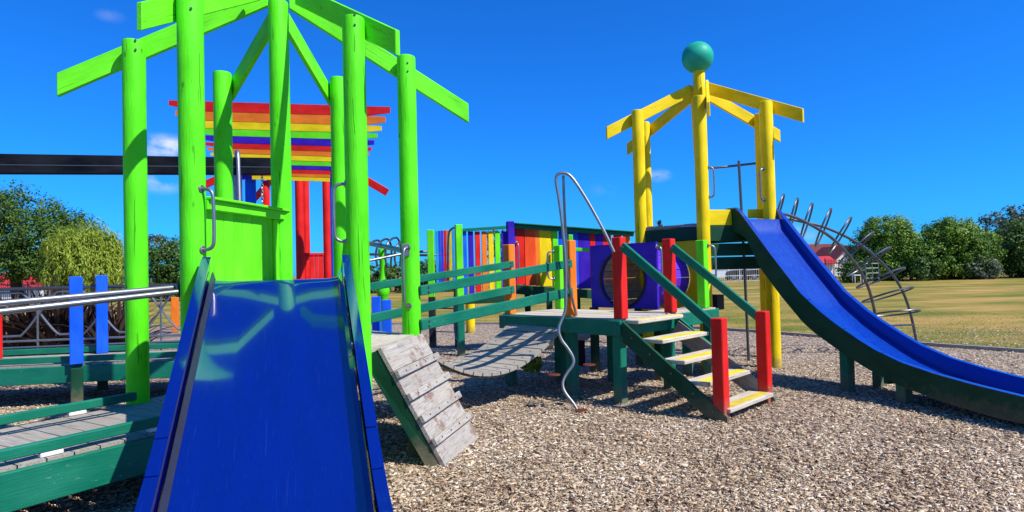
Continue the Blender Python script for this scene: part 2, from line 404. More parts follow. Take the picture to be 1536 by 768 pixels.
    def build(s, name, mat, parent=None):
        if parent is None:
            o0 = Vector(np.mean(np.array(s.v), axis=0)); o0.z = min(v[2] for v in s.v)
        else: o0 = Vector(parent['_o'])
        me = bpy.data.meshes.new(name); me.from_pydata([tuple(Vector(v)-o0) for v in s.v], [], s.f)
        me.polygons.foreach_set('use_smooth', s.smooth)
        at = me.attributes.new('gco', 'FLOAT_VECTOR', 'POINT'); at.data.foreach_set('vector', np.array(s.g, dtype=np.float32).ravel())
        me.materials.append(MATS[mat])
        if any(s.smooth): me.set_sharp_from_angle(angle=R(38))
        me.update()
        ob = bpy.data.objects.new(name, me); col.objects.link(ob)
        if parent is not None:
            ob.parent = parent; ob['_o'] = tuple(o0)
        else: ob.location = o0; ob['_o'] = tuple(o0)
        return ob
def tag(o, label, cat, group=None):
    o['label'] = label; o['category'] = cat
    if group: o['group'] = group
    return o
def thing(name, label, cat, loc, group=None):
    o = bpy.data.objects.new(name, None); col.objects.link(o); o.location = loc; o.empty_display_size = .1
    o['_o'] = tuple(Vector(loc)); return tag(o, label, cat, group)
def struct(o): o['kind'] = 'structure'; return o
def stuff(o): o['kind'] = 'stuff'; return o
def at(u, v, y):
    """point on the photograph's sight line at distance y into the scene"""
    r = pix_ray(u, v); return Vector((r.x*(y/r.y), y, EYE+r.z*(y/r.y)))
def gnd(u, v, z=0.0):
    r = pix_ray(u, v); t = (z-EYE)/r.z; return Vector((r.x*t, r.y*t, z))
def raw_mesh(name, verts, faces4, mat, tone=None, parent=None, o0=None, smooth=False):
    """fast quad mesh from numpy arrays with a per-face tone"""
    o0 = np.zeros(3) if o0 is None else np.array(o0)
    me = bpy.data.meshes.new(name); nv, nf, k = len(verts), len(faces4), faces4.shape[1]
    me.vertices.add(nv); me.vertices.foreach_set('co', (verts-o0).astype(np.float32).ravel())
    me.loops.add(nf*k); me.loops.foreach_set('vertex_index', faces4.astype(np.int32).ravel())
    me.polygons.add(nf); me.polygons.foreach_set('loop_start', (np.arange(nf)*k).astype(np.int32))
    if smooth: me.polygons.foreach_set('use_smooth', np.ones(nf, bool))
    if tone is not None:
        a = me.attributes.new('tone', 'FLOAT', 'FACE'); a.data.foreach_set('value', tone.astype(np.float32))
    me.materials.append(MATS[mat]); me.update(calc_edges=True); me.validate()
    ob = bpy.data.objects.new(name, me); col.objects.link(ob)
    if parent is not None: ob.parent = parent
    else: ob.location = tuple(o0)
    ob['_o'] = tuple(o0)
    return ob

def bolt(p, n, root, r=.014, mat='steel_dark'):
    p, n = Vector(p), Vector(n).normalized(); return MB().pole(p-n*.003, p+n*.006, r, 8, 0, .003, 1).build('bolt', mat, root)

# ------------------------------------------------------------------ ground
EDGE = [(40, -14), (24, -6), (14.5, 3.6), (9.8, 7.7), (8.0, 9.78), (7.1, 10.92), (6.1, 12.4), (4.8, 14.4), (2.4, 16.2), (-.6, 17.4), (-3.6, 18.2), (-9, 19.2), (-18, 20.5), (-40, 22)]
def smooth_line(pts, it=2):
    pts = [Vector((p[0], p[1], 0)) for p in pts]
    for _ in range(it):
        new = [pts[0]]
        for a, b_ in zip(pts, pts[1:]): new += [a*.75+b_*.25, a*.25+b_*.75]
        pts = new+[pts[-1]]
    return pts
edge = smooth_line(EDGE)
lm = MB(); lm.add([(-900, -300, -.012), (900, -300, -.012), (900, 1200, -.012), (-900, 1200, -.012)], [(0, 1, 2, 3)], [(0, 0, 0)]*4)
o = struct(lm.build('lawn', 'lawn')); o['label'] = 'dry mown lawn with straw and green bands round the playground'
cm = MB(); poly = [(-40, -14, 0)]+[(40, -14, 0)]+[tuple(p) for p in edge[1:]]
cm.add([(p[0], p[1], 0.0) for p in poly], [tuple(range(len(poly)))], [(0, 0, 0)]*len(poly))
struct(cm.build('wood_chip_ground', 'chip_bed'))
em = MB(); n = len(edge); vs, gs, fs = [], [], []
for i, p in enumerate(edge):
    t = (edge[min(i+1, n-1)]-edge[max(i-1, 0)]).normalized(); s_ = Vector((t.y, -t.x, 0))*.035
    for (o_, z) in ((s_, -.05), (s_, .058), (-s_, .058), (-s_, -.05)): vs.append(p+o_+V(0, 0, z)); gs.append((i, o_.x*3, z))
for i in range(n-1):
    for k in range(4): fs.append((i*4+k, i*4+(k+1) % 4, (i+1)*4+(k+1) % 4, (i+1)*4+k))
em.add(vs, fs, gs)
eo = em.build('timber_edging', 'deck_wood'); tag(eo, 'low grey timber edging curving between wood chips and lawn', 'edging')

# loose wood chips where they can be told apart
def chips(N, y0, y1, pw, lmin, lmax):
    u = rng.random(N); y = (y0**(1-pw)+u*(y1**(1-pw)-y0**(1-pw)))**(1/(1-pw))
    x = (rng.random(N)*1.06-.03)*(y*1.72)-(y*.86)
    keep = (x > -3.6) | (y > 5.5); x, y = x[keep], y[keep]; N = len(x)
    L = lmin+(lmax-lmin)*rng.random(N)**1.6; W = L*(.16+.24*rng.random(N)); T = W*(.25+.3*rng.random(N))
    yaw = rng.random(N)*np.pi*2; pit = rng.normal(0, .22, N); rol = rng.normal(0, .35, N)
    cx, sx = np.cos(yaw), np.sin(yaw); cp, sp = np.cos(pit), np.sin(pit); cr, sr = np.cos(rol), np.sin(rol)
    X = np.stack([cx*cp, sx*cp, sp], 1); Y0 = np.stack([-sx, cx, 0*sx], 1); Z0 = np.cross(X, Y0)
    Y = Y0*cr[:, None]+Z0*sr[:, None]; Z = np.cross(X, Y)
    c = np.stack([x, y, .004+.014*rng.random(N)], 1)
    tap = .35+.6*rng.random(N)
    vs = []
    for (a, b_, d) in ((-1, -1, -1), (1, -1, -1), (1, 1, -1), (-1, 1, -1), (-1, -1, 1), (1, -1, 1), (1, 1, 1), (-1, 1, 1)):
        k = tap if a > 0 else 1.0
        vs.append(c+X*(a*L/2)[:, None]+Y*(b_*W/2*k)[:, None]+Z*(d*T/2*k)[:, None])
    vs = np.stack(vs, 1).reshape(-1, 3)
    fq = np.array([(4, 5, 6, 7), (0, 1, 5, 4), (1, 2, 6, 5), (2, 3, 7, 6), (3, 0, 4, 7)])
    fs = (np.arange(N)[:, None, None]*8+fq[None]).reshape(-1, 4)
    patch = .07*np.sin(x*1.7+np.sin(y*1.1)*2)*np.sin(y*2.1+x*.6)+.05*np.sin(x*4.3-y*3.1)
    tone = np.repeat(np.clip(rng.beta(1.9, 1.6, N)+patch, 0, 1), 5)
    return vs, fs, tone
va, fa, ta = chips(165000, 2.9, 13.5, 1.5, .012, .044)
vb, fb, tb = chips(2600, 2.9, 11, 1.5, .05, .085); fa = np.concatenate([fa, fb+len(va)]); va = np.concatenate([va, vb]); ta = np.concatenate([ta, tb*.8])
o = stuff(raw_mesh('wood_chips', va, fa, 'chip', ta)); tag(o, 'loose pale wood chips covering the playground floor', 'wood chips')

# short grass blades along the near lawn
def blades(N):
    k = rng.integers(0, len(edge)-1, N); P = np.array([(p.x, p.y) for p in edge]); t = rng.random(N)
    p = P[k]*(1-t)[:, None]+P[k+1]*t[:, None]
    d = np.array([.55, .83])*(.05+rng.random(N)[:, None]**1.8*9)
    p = p+d; h = .006+.014*rng.random(N); yaw = rng.random(N)*6.28; w = .006+.008*rng.random(N)
    dx = np.stack([np.cos(yaw)*w, np.sin(yaw)*w], 1); ln = rng.normal(0, .02, (N, 2))
    z0 = np.full(N, -.012)
    a = np.column_stack([p-dx, z0]); b_ = np.column_stack([p+dx, z0]); c = np.column_stack([p+ln, z0+h])
    vs = np.stack([a, b_, c], 1).reshape(-1, 3); fs = np.arange(N*3).reshape(-1, 3)
    return vs, fs, np.clip(rng.beta(2, 1.6, N), 0, 1)
m_ = (lambda r: r)(blades(40000)); o = stuff(raw_mesh('lawn_grass', *m_[:2], 'grass_blade', m_[2])); tag(o, 'short dry grass blades beside the timber edging', 'grass')

# ------------------------------------------------------------------ big green tower (hexagon round a centre pole)
PHI = 18.92; C1 = V(-2.064, 5.574, 0); R1 = 1.15
def hp(a, r=R1): return C1+D(PHI+a)*r
pA, pB, pF, pG, pE, pD = (hp(a) for a in (-90, -30, 30, 90, 150, -150))
tower = thing('climbing_tower', 'big lime green timber tower with open roof beams around a centre pole', 'play tower', C1)
PR = .088
for p, z in ((pA, 3.516), (pB, 3.553), (pF, 3.508), (pG, 3.588), (pE, 3.638), (pD, 3.605), (C1, 3.99)):
    MB().pole((p.x, p.y, -.02), (p.x, p.y, z), PR, 28).build('post', 'lime', tower)
def rafter(cen, a, side, off, s0, s1, z0, slope, hgt, th, mat, root):
    d = D(a); lat = D(a+90)*side*off
    pts = [cen+lat+d*s0+V(0, 0, z0-slope*s0), cen+lat+d*s1+V(0, 0, z0-slope*s1), cen+lat+d*s1+V(0, 0, z0-slope*s1+hgt), cen+lat+d*s0+V(0, 0, z0-slope*s0+hgt)]
    n = D(a+90)*th
    m = MB(); m.prism([p-n/2 for p in pts], n, d+V(0, 0, -slope))
    o = m.build('roof_beam', mat, root)
    bv = o.modifiers.new('b', 'BEVEL'); bv.width = .006; bv.segments = 1
    return o
for a, side, s0, s1 in ((-90, -1, .09, 1.735), (-30, -1, .13, 1.50), (30, 1, .13, 1.555), (90, 1, .09, 1.79), (150, 1, .12, 1.24), (-150, -1, .12, 1.20)):
    rafter(C1, PHI+a, side, PR+.024, s0, s1, 4.03, .575, .195, .045, 'lime_board', tower)
for a, p in ((-90, pA), (-30, pB), (30, pF), (90, pG)):
    zb0 = 4.03-.575*R1
    for dz in (.05, .13):
        nn_ = V(-p.x*.2, -1, 0).normalized(); bolt(p+nn_*(PR-.002)+V(.012, 0, zb0+dz), nn_, tower, .009)
# slide-level floor, lower floors with planks
def floor_planks(root, quad, z, gdir, pw, th, mat, gap=.008, name='floor_plank'):
    """planks across a convex plan polygon, running along gdir"""
    g = Vector(gdir).normalized(); s_ = Vector((-g.y, g.x, 0)); P = [Vector((p[0], p[1], 0)) for p in quad]
    lo, hi = min(p.dot(s_) for p in P), max(p.dot(s_) for p in P)
    n = max(1, round((hi-lo)/pw)); w = (hi-lo)/n
    for i in range(n):
        a, b_ = lo+i*w+gap/2, lo+(i+1)*w-gap/2
        pts = clip(clip(P, s_, a, 1), s_, b_, -1)
        if len(pts) < 3: continue
        dz = random.uniform(-.003, .003)
        m = MB(); m.prism([p+V(0, 0, z+dz) for p in pts], (0, 0, -th), g); m.build(name, mat, root)
def clip(P, n, d, sg):
    outp = []
    for i in range(len(P)):
        a, b_ = P[i], P[(i+1) % len(P)]; da, db = (a.dot(n)-d)*sg, (b_.dot(n)-d)*sg
        if da >= 0: outp.append(a)
        if (da >= 0) != (db >= 0): outp.append(a+(b_-a)*(da/(da-db)))
    return outp
ZS, ZM, ZL = 1.462, .913, .478
floor_planks(tower, [pB, pF, C1], ZS, pF-pB, .14, .04, 'deck_wood')
floor_planks(tower, [pF+D(PHI+60)*.05, pG+D(PHI+60)*.05, pE, C1], ZM, pG-pF, .14, .04, 'pale_wood')
floor_planks(tower, [pB, C1, pD, pA], ZL, pA-pB, .14, .04, 'deck_wood')
MB().board(pB+V(0, 0, ZS-.13), pF+V(0, 0, ZS-.13), .17, .045).build('fascia', 'teal', tower)
fo = D(PHI+60)*.03
MB().board(pF+fo+V(0, 0, ZM-.13), pG+fo+V(0, 0, ZM-.13), .175, .045).build('fascia', 'teal', tower)
MB().board(pE+V(0, 0, ZM-.13), pG+V(0, 0, ZM-.13), .175, .045).build('fascia', 'teal', tower)
MB().board(pC0 + V(0, 0, ZM-.14) if False else C1+V(0, 0, ZM-.14), pE+V(0, 0, ZM-.14), .175, .045).build('joist', 'green_dark', tower)
MB().board(C1+V(0, 0, ZL-.12), pD+V(0, 0, ZL-.12), .15, .045).build('joist', 'green_dark', tower)
MB().board(pA+V(0, 0, ZL-.14), pD+V(0, 0, ZL-.14), .17, .045).build('fascia', 'teal', tower)
# riser boards between levels round the centre pole
for (p, z0, z1, nm) in ((pF, ZM, ZS, 'riser'),):
    for k in range(4):
        zz = z0+.01+(z1-z0-.05)*(k+.5)/4
        MB().board(C1+V(0, 0, zz)+D(PHI+120)*.02, p+V(0, 0, zz)+D(PHI+120)*.02, (z1-z0-.06)/4-.004, .03).build('riser_board', 'teal', tower)
# lime panel between front-left pole and centre pole
bc = (C1-pB).normalized(); nr_ = Vector((bc.y, -bc.x, 0))
panel = MB().board(pB+bc*.08+V(0, 0, 2.035)+nr_*.03, pB+bc*1.13+V(0, 0, 2.035)+nr_*.03, .075, .07).build('panel_rail', 'lime_board', tower)
MB().board(pB+bc*.08+V(0, 0, 2.083)+nr_*.03, pB+bc*1.135+V(0, 0, 2.083)+nr_*.03, .022, .13).build('panel_cap', 'lime_board', tower)
nb = 8; x0, x1 = .09, 1.045
for i in range(nb):
    s_ = x0+(x1-x0)*(i+.5)/nb; w = (x1-x0)/nb-.004
    p = pB+bc*s_
    MB().board(p+V(0, 0, ZS+.003), p+V(0, 0, 2.0), w, .022, bc, .004).build('panel_board', 'lime_board', panel)
MB().board(pB+bc*1.015+nr_*.022+V(0, 0, ZS+.003), pB+bc*1.015+nr_*.022+V(0, 0, 1.995), .07, .02, bc, .004).build('panel_batten', 'lime_board', panel)
# steel grab bars
def grab(root, p0, p1, outv, r=.013, depth=.09, mat='steel', flange=True, skew=None):
    p0, p1, outv = Vector(p0), Vector(p1), Vector(outv).normalized()*depth
    ax = (p1-p0); m = MB()
    m.tube([p0, p0+outv*.45, p0+outv*.86+ax*.04, p0+outv+ax*.16, p0+outv+ax*.84, p0+outv*.86+ax*.96, p1+outv*.45, p1], r, 10, smooth_it=2)
    o = m.build('grab_bar', mat, root)
    if flange:
        for p in (p0, p1):
            q = p+outv.normalized()*.006
            MB().pole(p-outv.normalized()*.004, q, .03, 12, 0, .002, 1).build('flange', mat, o)
    return o
camR = V(1, 0, 0)
grab(tower, pB+V(.080, -.028, 2.135), pB+V(.083, -.028, 1.70), V(1, -.15, 0))
grab(tower, pF+V(-.084, -.02, 2.20), pF+V(-.080, -.02, 1.755), V(-1, -.25, 0))
grab(tower, pG+V(-.008, -.086, 1.735), pG+V(-.008, -.086, 1.185), V(-.5, -1, 0), depth=.075)
m = MB(); m.tube([pG+V(-.06, -.07, 1.712), at(553, 365, 6.42), pE+V(.05, -.05, 1.86)], .024, 12); o = m.build('barrier_pipe', 'steel', tower)
MB().box(pG+V(-.03, -.085, 1.715), (.075, .03, .12), .2).build('bracket', 'steel', o)

# ------------------------------------------------------------------ wide blue slide
M1 = C1+D(PHI)*(R1*math.cos(R(30))); sd = D(PHI); sl = D(PHI+90)
slide = thing('wide_slide', 'wide glossy dark blue slide coming down from the lime green tower', 'slide', (M1+sd*1.4))
prof = [(-.02, 1.474), (.09, 1.474), (.135, 1.468), (.19, 1.440), (1.0, .976), (1.9, .460), (2.1, .365), (2.3, .298), (2.5, .258), (2.8, .225), (3.1, .215)]
def prof_z(s):
    for (a, za), (b_, zb) in zip(prof, prof[1:]):
        if a <= s <= b_: return za+(zb-za)*(s-a)/(b_-a)
    return prof[-1][1]
ss = np.linspace(-.02, 3.1, 60)
SW = .445
rows = [[M1+sd*s+sl*(w)+V(0, 0, prof_z(s)+(.012 if abs(w) > SW-.02 else 0)) for w in np.linspace(-SW, SW, 9)] for s in ss]
MB().sheet(rows, .02).build('slide_bed', 'slide_blue', slide)
for sg in (-1, 1):
    w0 = sl*(sg*.475)
    wz = lambda s: prof_z(s)+.168
    st = [s for s in ss if s >= .12]
    poly = [M1+sd*s+w0+V(0, 0, wz(s)) for s in st]+[M1+sd*s+w0+V(0, 0, prof_z(s)-.13) for s in reversed(st)]
    m = MB(); m.prism([p-sl*.024 for p in poly], sl*.048, sd); wall = m.build('side_board', 'slide_blue', slide)
    # folded metal capping in lengths, with joints
    cuts = [.115, 1.74, 1.99, 3.1] if sg > 0 else [.115, 1.68, 1.88, 3.1]
    for a, b_ in zip(cuts, cuts[1:]):
        s2 = np.linspace(a+.003, b_-.003, 24)
        rr = [[M1+sd*s+w0+sl*w+V(0, 0, wz(s)+.008) for w in (-.029, -.015, .0, .015, .029)] for s in s2]
        mm_ = MB(); mm_.sheet(rr, .006); mm_.build('capping', 'slide_blue', wall)
    s2 = np.linspace(.1, 3.09, 60)
    inn = sl*(-sg*.034)
    rr = [[M1+sd*s+w0+inn*(1.0+k*.55)+V(0, 0, prof_z(s)+.014+(1-k)*.055) for k in ((1, .6, .3, 0) if sg < 0 else (0, .3, .6, 1))] for s in s2]
    mm_ = MB(); mm_.sheet(rr, .004); mm_.build('edge_strip', 'steel_dark' if sg < 0 else 'slide_blue', wall)  # left strip: blurred reflection put in as a dark grey colour
for s in (1.0, 2.2):
    for sg in (-1, 1):
        p = M1+sd*s+sl*(sg*.36); MB().post((p.x, p.y), -.02, prof_z(s)-.10, .09, R(PHI)).build('leg', 'green_dark', slide)

# ------------------------------------------------------------------ climbing ramp with cleats
ra, rb = V(-1.035, 4.815, .925), V(-.865, 5.86, .925)      # top edge
rc, rd = V(-.55, 4.80, .0), V(-.335, 5.60, .0)              # foot
ramp_t = thing('climbing_ramp', 'steep grey timber climbing ramp with cleats leaning on the green tower', 'ramp', (rc+rd)/2)
nrm = (rc-ra).cross(rb-ra).normalized()
if nrm.z < 0: nrm = -nrm
nbd = 5
for i in range(nbd):
    t0, t1 = i/nbd, (i+1)/nbd-.004
    q = [ra.lerp(rc, t0), ra.lerp(rc, t1), rb.lerp(rd, t1), rb.lerp(rd, t0)]
    MB().prism(q, -nrm*.03, rb-ra).build('ramp_board', 'ramp_wood', ramp_t)
for t in (.235, .425, .61, .80):
    a, b_ = ra.lerp(rc, t), rb.lerp(rd, t); ex = (b_-a).normalized()
    c = MB().board(a+nrm*.02-ex*.012, b_+nrm*.02+ex*.035, .062, .034, (rc-ra).normalized(), .004).build('cleat', 'ramp_wood', ramp_t)
    for k in range(4):
        p = a.lerp(b_, .14+.24*k)+nrm*.037
        MB().pole(p, p+nrm*.004, .008, 8, 0, .001, 1).build('bolt', 'steel_dark', c)
for (a, b_, sg) in ((ra, rc, 1), (rb, rd, -1)):
    ex = (rb-ra).normalized()*sg
    m = MB(); q = [a-nrm*.031, b_-nrm*.031, b_-nrm*.031+V(-.10, 0, 0), a+V(0, 0, -.03)-nrm*.17]
    q = [a-nrm*.031+ex*.0, b_-nrm*.031, V(b_.x-.15, b_.y, 0.0), a-nrm*.165+V(-.0, 0, -.02)]
    m.prism([p+ex*.004 for p in q], ex*.042, b_-a); m.build('side_board', 'green_dark', ramp_t)
MB().post((-1.0+.17, 5.05), -.02, .52, .09).build('prop', 'green_dark', ramp_t)

# ------------------------------------------------------------------ second deck (oak-grey deck with coloured posts)
K = V(1.17, 6.81, 0); e1 = V(.7071, .7071, 0); e2 = V(.7071, -.7071, 0); ZD = .93
def dk(a, b_, z=0): return K+e1*a+e2*b_+V(0, 0, z)
deck = thing('play_deck', 'raised grey timber deck on green legs with coloured square posts', 'deck', dk(.7, -.9))
floor_planks(deck, [dk(0, .0), dk(1.16, 0), dk(1.16, -1.86), dk(0, -1.86)], ZD, e2, .14, .04, 'pale_wood')
floor_planks(deck, [dk(1.164, 0), dk(2.2, 0), dk(2.2, -.42), dk(1.164, -.42)], ZD, e2, .14, .04, 'pale_wood')
for a, b_ in (((-.025, -1.88), (-.025, .025)), ((1.185, -1.88), (1.185, -.44)), ((2.225, -.44), (2.225, .025))):
    MB().board(dk(*a, ZD-.098), dk(*b_, ZD-.098), .17, .045).build('fascia', 'teal', deck)
for a, b_ in (((.0, .025), (2.2, .025)), ((-.0, -1.885), (1.16, -1.885))):
    MB().board(dk(*a, ZD-.10), dk(*b_, ZD-.10), .165, .044).build('fascia', 'teal', deck)
for (a, b_) in ((.05, -.06), (.05, -.74), (.05, -1.78), (1.08, -1.78), (1.08, -.06), (1.08, -.9), (2.1, -.06), (2.1, -.38), (.6, -1.4)):
    p = dk(a, b_); MB().post(p, -.02, ZD-.045, .115, R(45)).build('leg', 'teal', deck)
PW = .118
def dpost(a, b_, mat, z1=1.835):
    p = dk(a, b_); return MB().post(p, ZD+.002, z1, PW, R(45)).build('post', mat, deck)
red1 = dpost(.055, -.03, 'red'); red2 = dpost(1.10, -.03, 'red')
dpost(.055, -.745, 'orange'); dpost(.055, -1.765, 'orange'); gl = dpost(1.10, -1.80, 'lime_board'); gr = dpost(1.98, -.06, 'lime_board')
gp = dk(1.10, -1.80)
grab(gl, gp+V(-.085, -.02, 1.75), gp+V(-.085, -.02, 1.36), V(-1, -.2, 0))
gp = dk(1.98, -.06)
grab(gr, gp+V(.087, -.0, 1.76), gp+V(.087, -.0, 1.28), V(1, -.2, 0))

for b_ in (-.03, -.745, -1.765):
    for dz in (-.06, -.14): bolt(dk(-.049, b_, ZD+dz), -e1, deck)
for a in (.05, 1.10, 1.98):
    bolt(dk(a, .049, ZD-.10), e2, deck)
# stairs
stairs = thing('deck_stairs', 'open timber stairs with red newel posts and yellow tread edges', 'stairs', dk(.55, .6))
run, rise0 = 1.20, ZD
for sg, a in ((-1, .0), (1, 1.06)):
    off = -.022 if sg < 0 else .022
    p = [dk(a+off, .05, ZD-.02), dk(a+off, 1.22, .05), dk(a+off, 1.22, -.01), dk(a+off, 1.05, -.01), dk(a+off, .05, ZD-.24)]
    m = MB(); m.prism([q-e1*.021 for q in p], e1*.042, p[1]-p[0]); m.build('stringer', 'green_dark' if sg < 0 else 'teal', stairs)  # left stringer: its shade is put in as the darker green
MB().board(dk(1.04-.028, .07, ZD-.17), dk(1.04-.028, 1.14, .08), .20, .012, V(0, 0, 1)).build('inner_board', 'deck_wood', stairs)
for i, z in enumerate((ZD-.004, .735, .54, .345, .12)):
    b0 = .055+ .245*i
    if i == 0: b0 = .05
    if i == 4: b0 = .055+.245*3.92
    tr = MB().board(dk(.01, b0+.09, z-.02), dk(1.005, b0+.09, z-.02), .042, .255 if i else .17, V(0, 0, 1)).build('tread', 'pale_wood', stairs)
    MB().board(dk(.05, b0+.135, z+.001), dk(.97, b0+.135, z+.003), .004, .105 if i else .05, V(0, 0, 1), .001).build('nosing_strip', 'nosing', tr)
n1, n2 = dk(.02, 1.135), dk(1.06, 1.12)
for p in (n1, n2): MB().post(p, -.02, .985, PW, R(45)).build('newel_post', 'red', stairs)
for a, z0 in ((.02, 0), (1.065, 0)):
    MB().board(dk(a, .035, 1.735), dk(a, 1.09, .905), .095, .045, V(0, 0, 1)).build('handrail', 'teal', stairs)

for a in (.02, 1.065):
    for t in (.02, .985): bolt(dk(a-.0235, .035, 1.735).lerp(dk(a-.0235, 1.09, .905), t)+V(0, 0, .0), -e1, stairs, .012)
for t in (.1, .3, .52, .74, .93): bolt(dk(-.045, .06, ZD-.11).lerp(dk(-.045, 1.16, .03), t), -e1, stairs, .012)
# steel climbing pole bent over the deck edge, with foot discs
pole_t = thing('twisted_climbing_pole', 'bent steel climbing pole with wavy foot arching over the deck corner', 'climbing pole', (.66, 6.55, 0))
m = MB()
wav = [(868, 618, 6.55), (862, 607, 6.58), (846, 588, 6.62), (843, 574, 6.66), (850, 560, 6.70), (860, 548, 6.72), (861, 538, 6.74), (853, 524, 6.76), (841, 509, 6.78), (837, 494, 6.80), (842, 481, 6.83), (848, 468, 6.85), (849, 452, 6.86), (849, 400, 6.88), (845, 350, 6.9), (839, 300, 6.92), (834, 275, 6.92), (834, 265, 6.92), (838, 260, 6.92), (846, 259, 6.92), (854, 262, 6.91), (862, 271, 6.9), (880, 299, 6.88), (905, 344, 6.83), (921, 378, 6.80)]
w3 = [at(*p) for p in wav]; w3[0].z = -.02
m.tube(w3, .0175, 12, smooth_it=2); m.build('pole', 'steel', pole_t)
m = MB(); m.tube([at(845, 263, 6.95), at(846, 300, 6.98), at(849, 360, 7.05), at(851, 420, 7.12), dk(.06, -.665, ZD+.02)], .016, 10, smooth_it=1); m.build('brace', 'steel', pole_t)
for (u, v, y) in ((884, 547, 6.72), (831, 562, 6.7), (872, 617, 6.5)):
    p = at(u, v, y); p.z = max(p.z, .02)
    MB().lathe(p-V(0, 0, .008), [(.02, 0), (.066, .0), (.072, .007), (.066, .014), (.02, .014)], 20).build('foot_disc', 'rust', pole_t)

# ------------------------------------------------------------------ sagging plank bridge
bg0, bg1 = pG, dk(.06, -.76); bf0, bf1 = pE, dk(.06, -1.76)
bridge = thing('plank_bridge', 'sagging grey plank bridge with teal side rails between deck and green tower', 'bridge', (bg0+bf1)/2)
def sag(t): return .905-.50*math.sin(math.pi*min(1, max(0, t)))**.85
NP = 17
for i in range(NP):
    t0, t1 = .02+.95*i/NP, .02+.95*(i+1)/NP-.006
    def pt(t, far):
        a, b_ = (bf0, bf1) if far else (bg0, bg1)
        inn = (bf1-bg1).normalized()*(.05 if not far else -.05)
        p = a.lerp(b_, t)+inn; p.z = sag(t); return p
    q = [pt(t0, 0), pt(t1, 0), pt(t1, 1), pt(t0, 1)]
    n_ = (q[1]-q[0]).cross(q[3]-q[0]).normalized()
    if n_.z < 0: n_ = -n_
    pk = MB().prism(q, -n_*.035, q[3]-q[0]).build('plank', 'deck_wood', bridge)
    if 3 < i:
        for f in (.12, .88):
            p = q[0].lerp(q[3], f).lerp(q[1].lerp(q[2], f), .5); MB().pole(p-n_*.002, p+n_*.003, .009, 8, 0, .001, 1).build('bolt', 'steel_dark', pk)
for far in (0, 1):
    a, b_ = (bf0, bf1) if far else (bg0, bg1); inn = (bf1-bg1).normalized()*(.1 if not far else -.1)
    m = MB(); pts = []
    for t in np.linspace(0, .99, 24):
        p = a.lerp(b_, t)+inn; p.z = sag(t)-.05; pts.append(p)
    m.tube(pts, .012, 8); m.build('cable', 'steel_dark', bridge)
def lineat(a, b_, s, z): d = (b_-a).normalized(); p = a+d*s; return V(p.x, p.y, z)
nl, fl = (bg1-bg0).length, (bf1-bf0).length
nn = V(.066, -.066, 0)
for (a, b_, s0, z0, s1, z1, h) in ((bg0, bg1, .03, 1.325, 2.13, 1.562, .092), (bg0, bg1, .03, 1.0, 2.13, 1.230, .105), (bf0, bf1, -.02, 1.325, 2.26, 1.578, .085), (bf0, bf1, -.02, .975, 2.26, 1.252, .10)):
    MB().board(lineat(a, b_, s0, z0)+nn, lineat(a, b_, s1, z1)+nn, h, .042).build('rail', 'teal', bridge)

for (a, b_, s_, z) in ((bg0, bg1, 2.07, 1.556), (bg0, bg1, 2.07, 1.224), (bf0, bf1, 2.2, 1.572), (bf0, bf1, 2.2, 1.245), (bg0, bg1, .12, 1.335), (bg0, bg1, .12, 1.01)):
    for dz in (-.022, .022): bolt(lineat(a, b_, s_, z+dz)+nn*1.24, V(.7, -.7, 0), bridge, .011)
# ------------------------------------------------------------------ tunnel
tq = V(1.52, 8.60, 0); tn = D(-47.6); tl_ = D(42.4)   # panel normal towards viewer, lateral
tunnel = thing('crawl_tunnel', 'purple slatted crawl tunnel with square indigo front and round opening', 'tunnel', (tq.x, tq.y, ZD))
def holed(cen, nrmv, lat, hw, z0, z1, hr, hz, th, seg=48):
    m = MB(); vs, gs, fs = [], [], []
    angs = sorted(set([round(2*math.pi*k/seg, 5) for k in range(seg)]+[round(math.atan2(zz-hz, xx) % (2*math.pi), 5) for xx in (-hw, hw) for zz in (z0, z1)])); seg = len(angs)
    for layer in (0, 1):
        o_ = -nrmv*(th*layer)
        for k in angs:
            c, s_ = math.cos(k), math.sin(k); p = cen+lat*(c*hr)+V(0, 0, hz+s_*hr)+o_; vs.append(p); gs.append((c*hr, s_*hr, layer*th))
        for k in angs:
            c, s_ = math.cos(k), math.sin(k)
            tx = hw/abs(c) if abs(c) > 1e-6 else 1e9; tz = ((z1-hz) if s_ > 0 else (hz-z0))/abs(s_) if abs(s_) > 1e-6 else 1e9
            t = min(tx, tz); p = cen+lat*(c*t)+V(0, 0, hz+s_*t)+o_; vs.append(p); gs.append((c*t, s_*t, layer*th))
    S = seg
    for k in range(S):
        j = (k+1) % S
        fs.append((k, j, S+j, S+k)); fs.append((2*S+j, 2*S+k, 3*S+k, 3*S+j))
        fs.append((j, k, 2*S+k, 2*S+j)); fs.append((S+k, S+j, 3*S+j, 3*S+k))
    m.add(vs, fs, gs); return m
HR, HZ = .37, 1.335
holed(tq, tn, tl_, .565, ZD+.004, 1.825, HR, HZ, .045).build('front_panel', 'indigo', tunnel)
TL = .98
ns = 22
for k in range(ns):
    a0, a1 = 2*math.pi*k/ns, 2*math.pi*(k+.93)/ns
    q = []
    for r_ in (HR+.01, HR+.05):
        for a in (a0, a1): q.append(tq+tl_*(math.cos(a)*r_)+V(0, 0, HZ+math.sin(a)*r_)-tn*.047)
    poly = [q[0], q[1], q[3], q[2]]
    sl_o = MB().prism(poly, -tn*TL, tn).build('slat', 'purple', tunnel)
    q = []
    for r_ in (HR+.001, HR+.009):
        for a in (a0, a1): q.append(tq+tl_*(math.cos(a)*r_)+V(0, 0, HZ+math.sin(a)*r_)-tn*.047)
    MB().prism([q[0], q[1], q[3], q[2]], -tn*TL, tn).build('inner_face', 'raw_brown', sl_o)
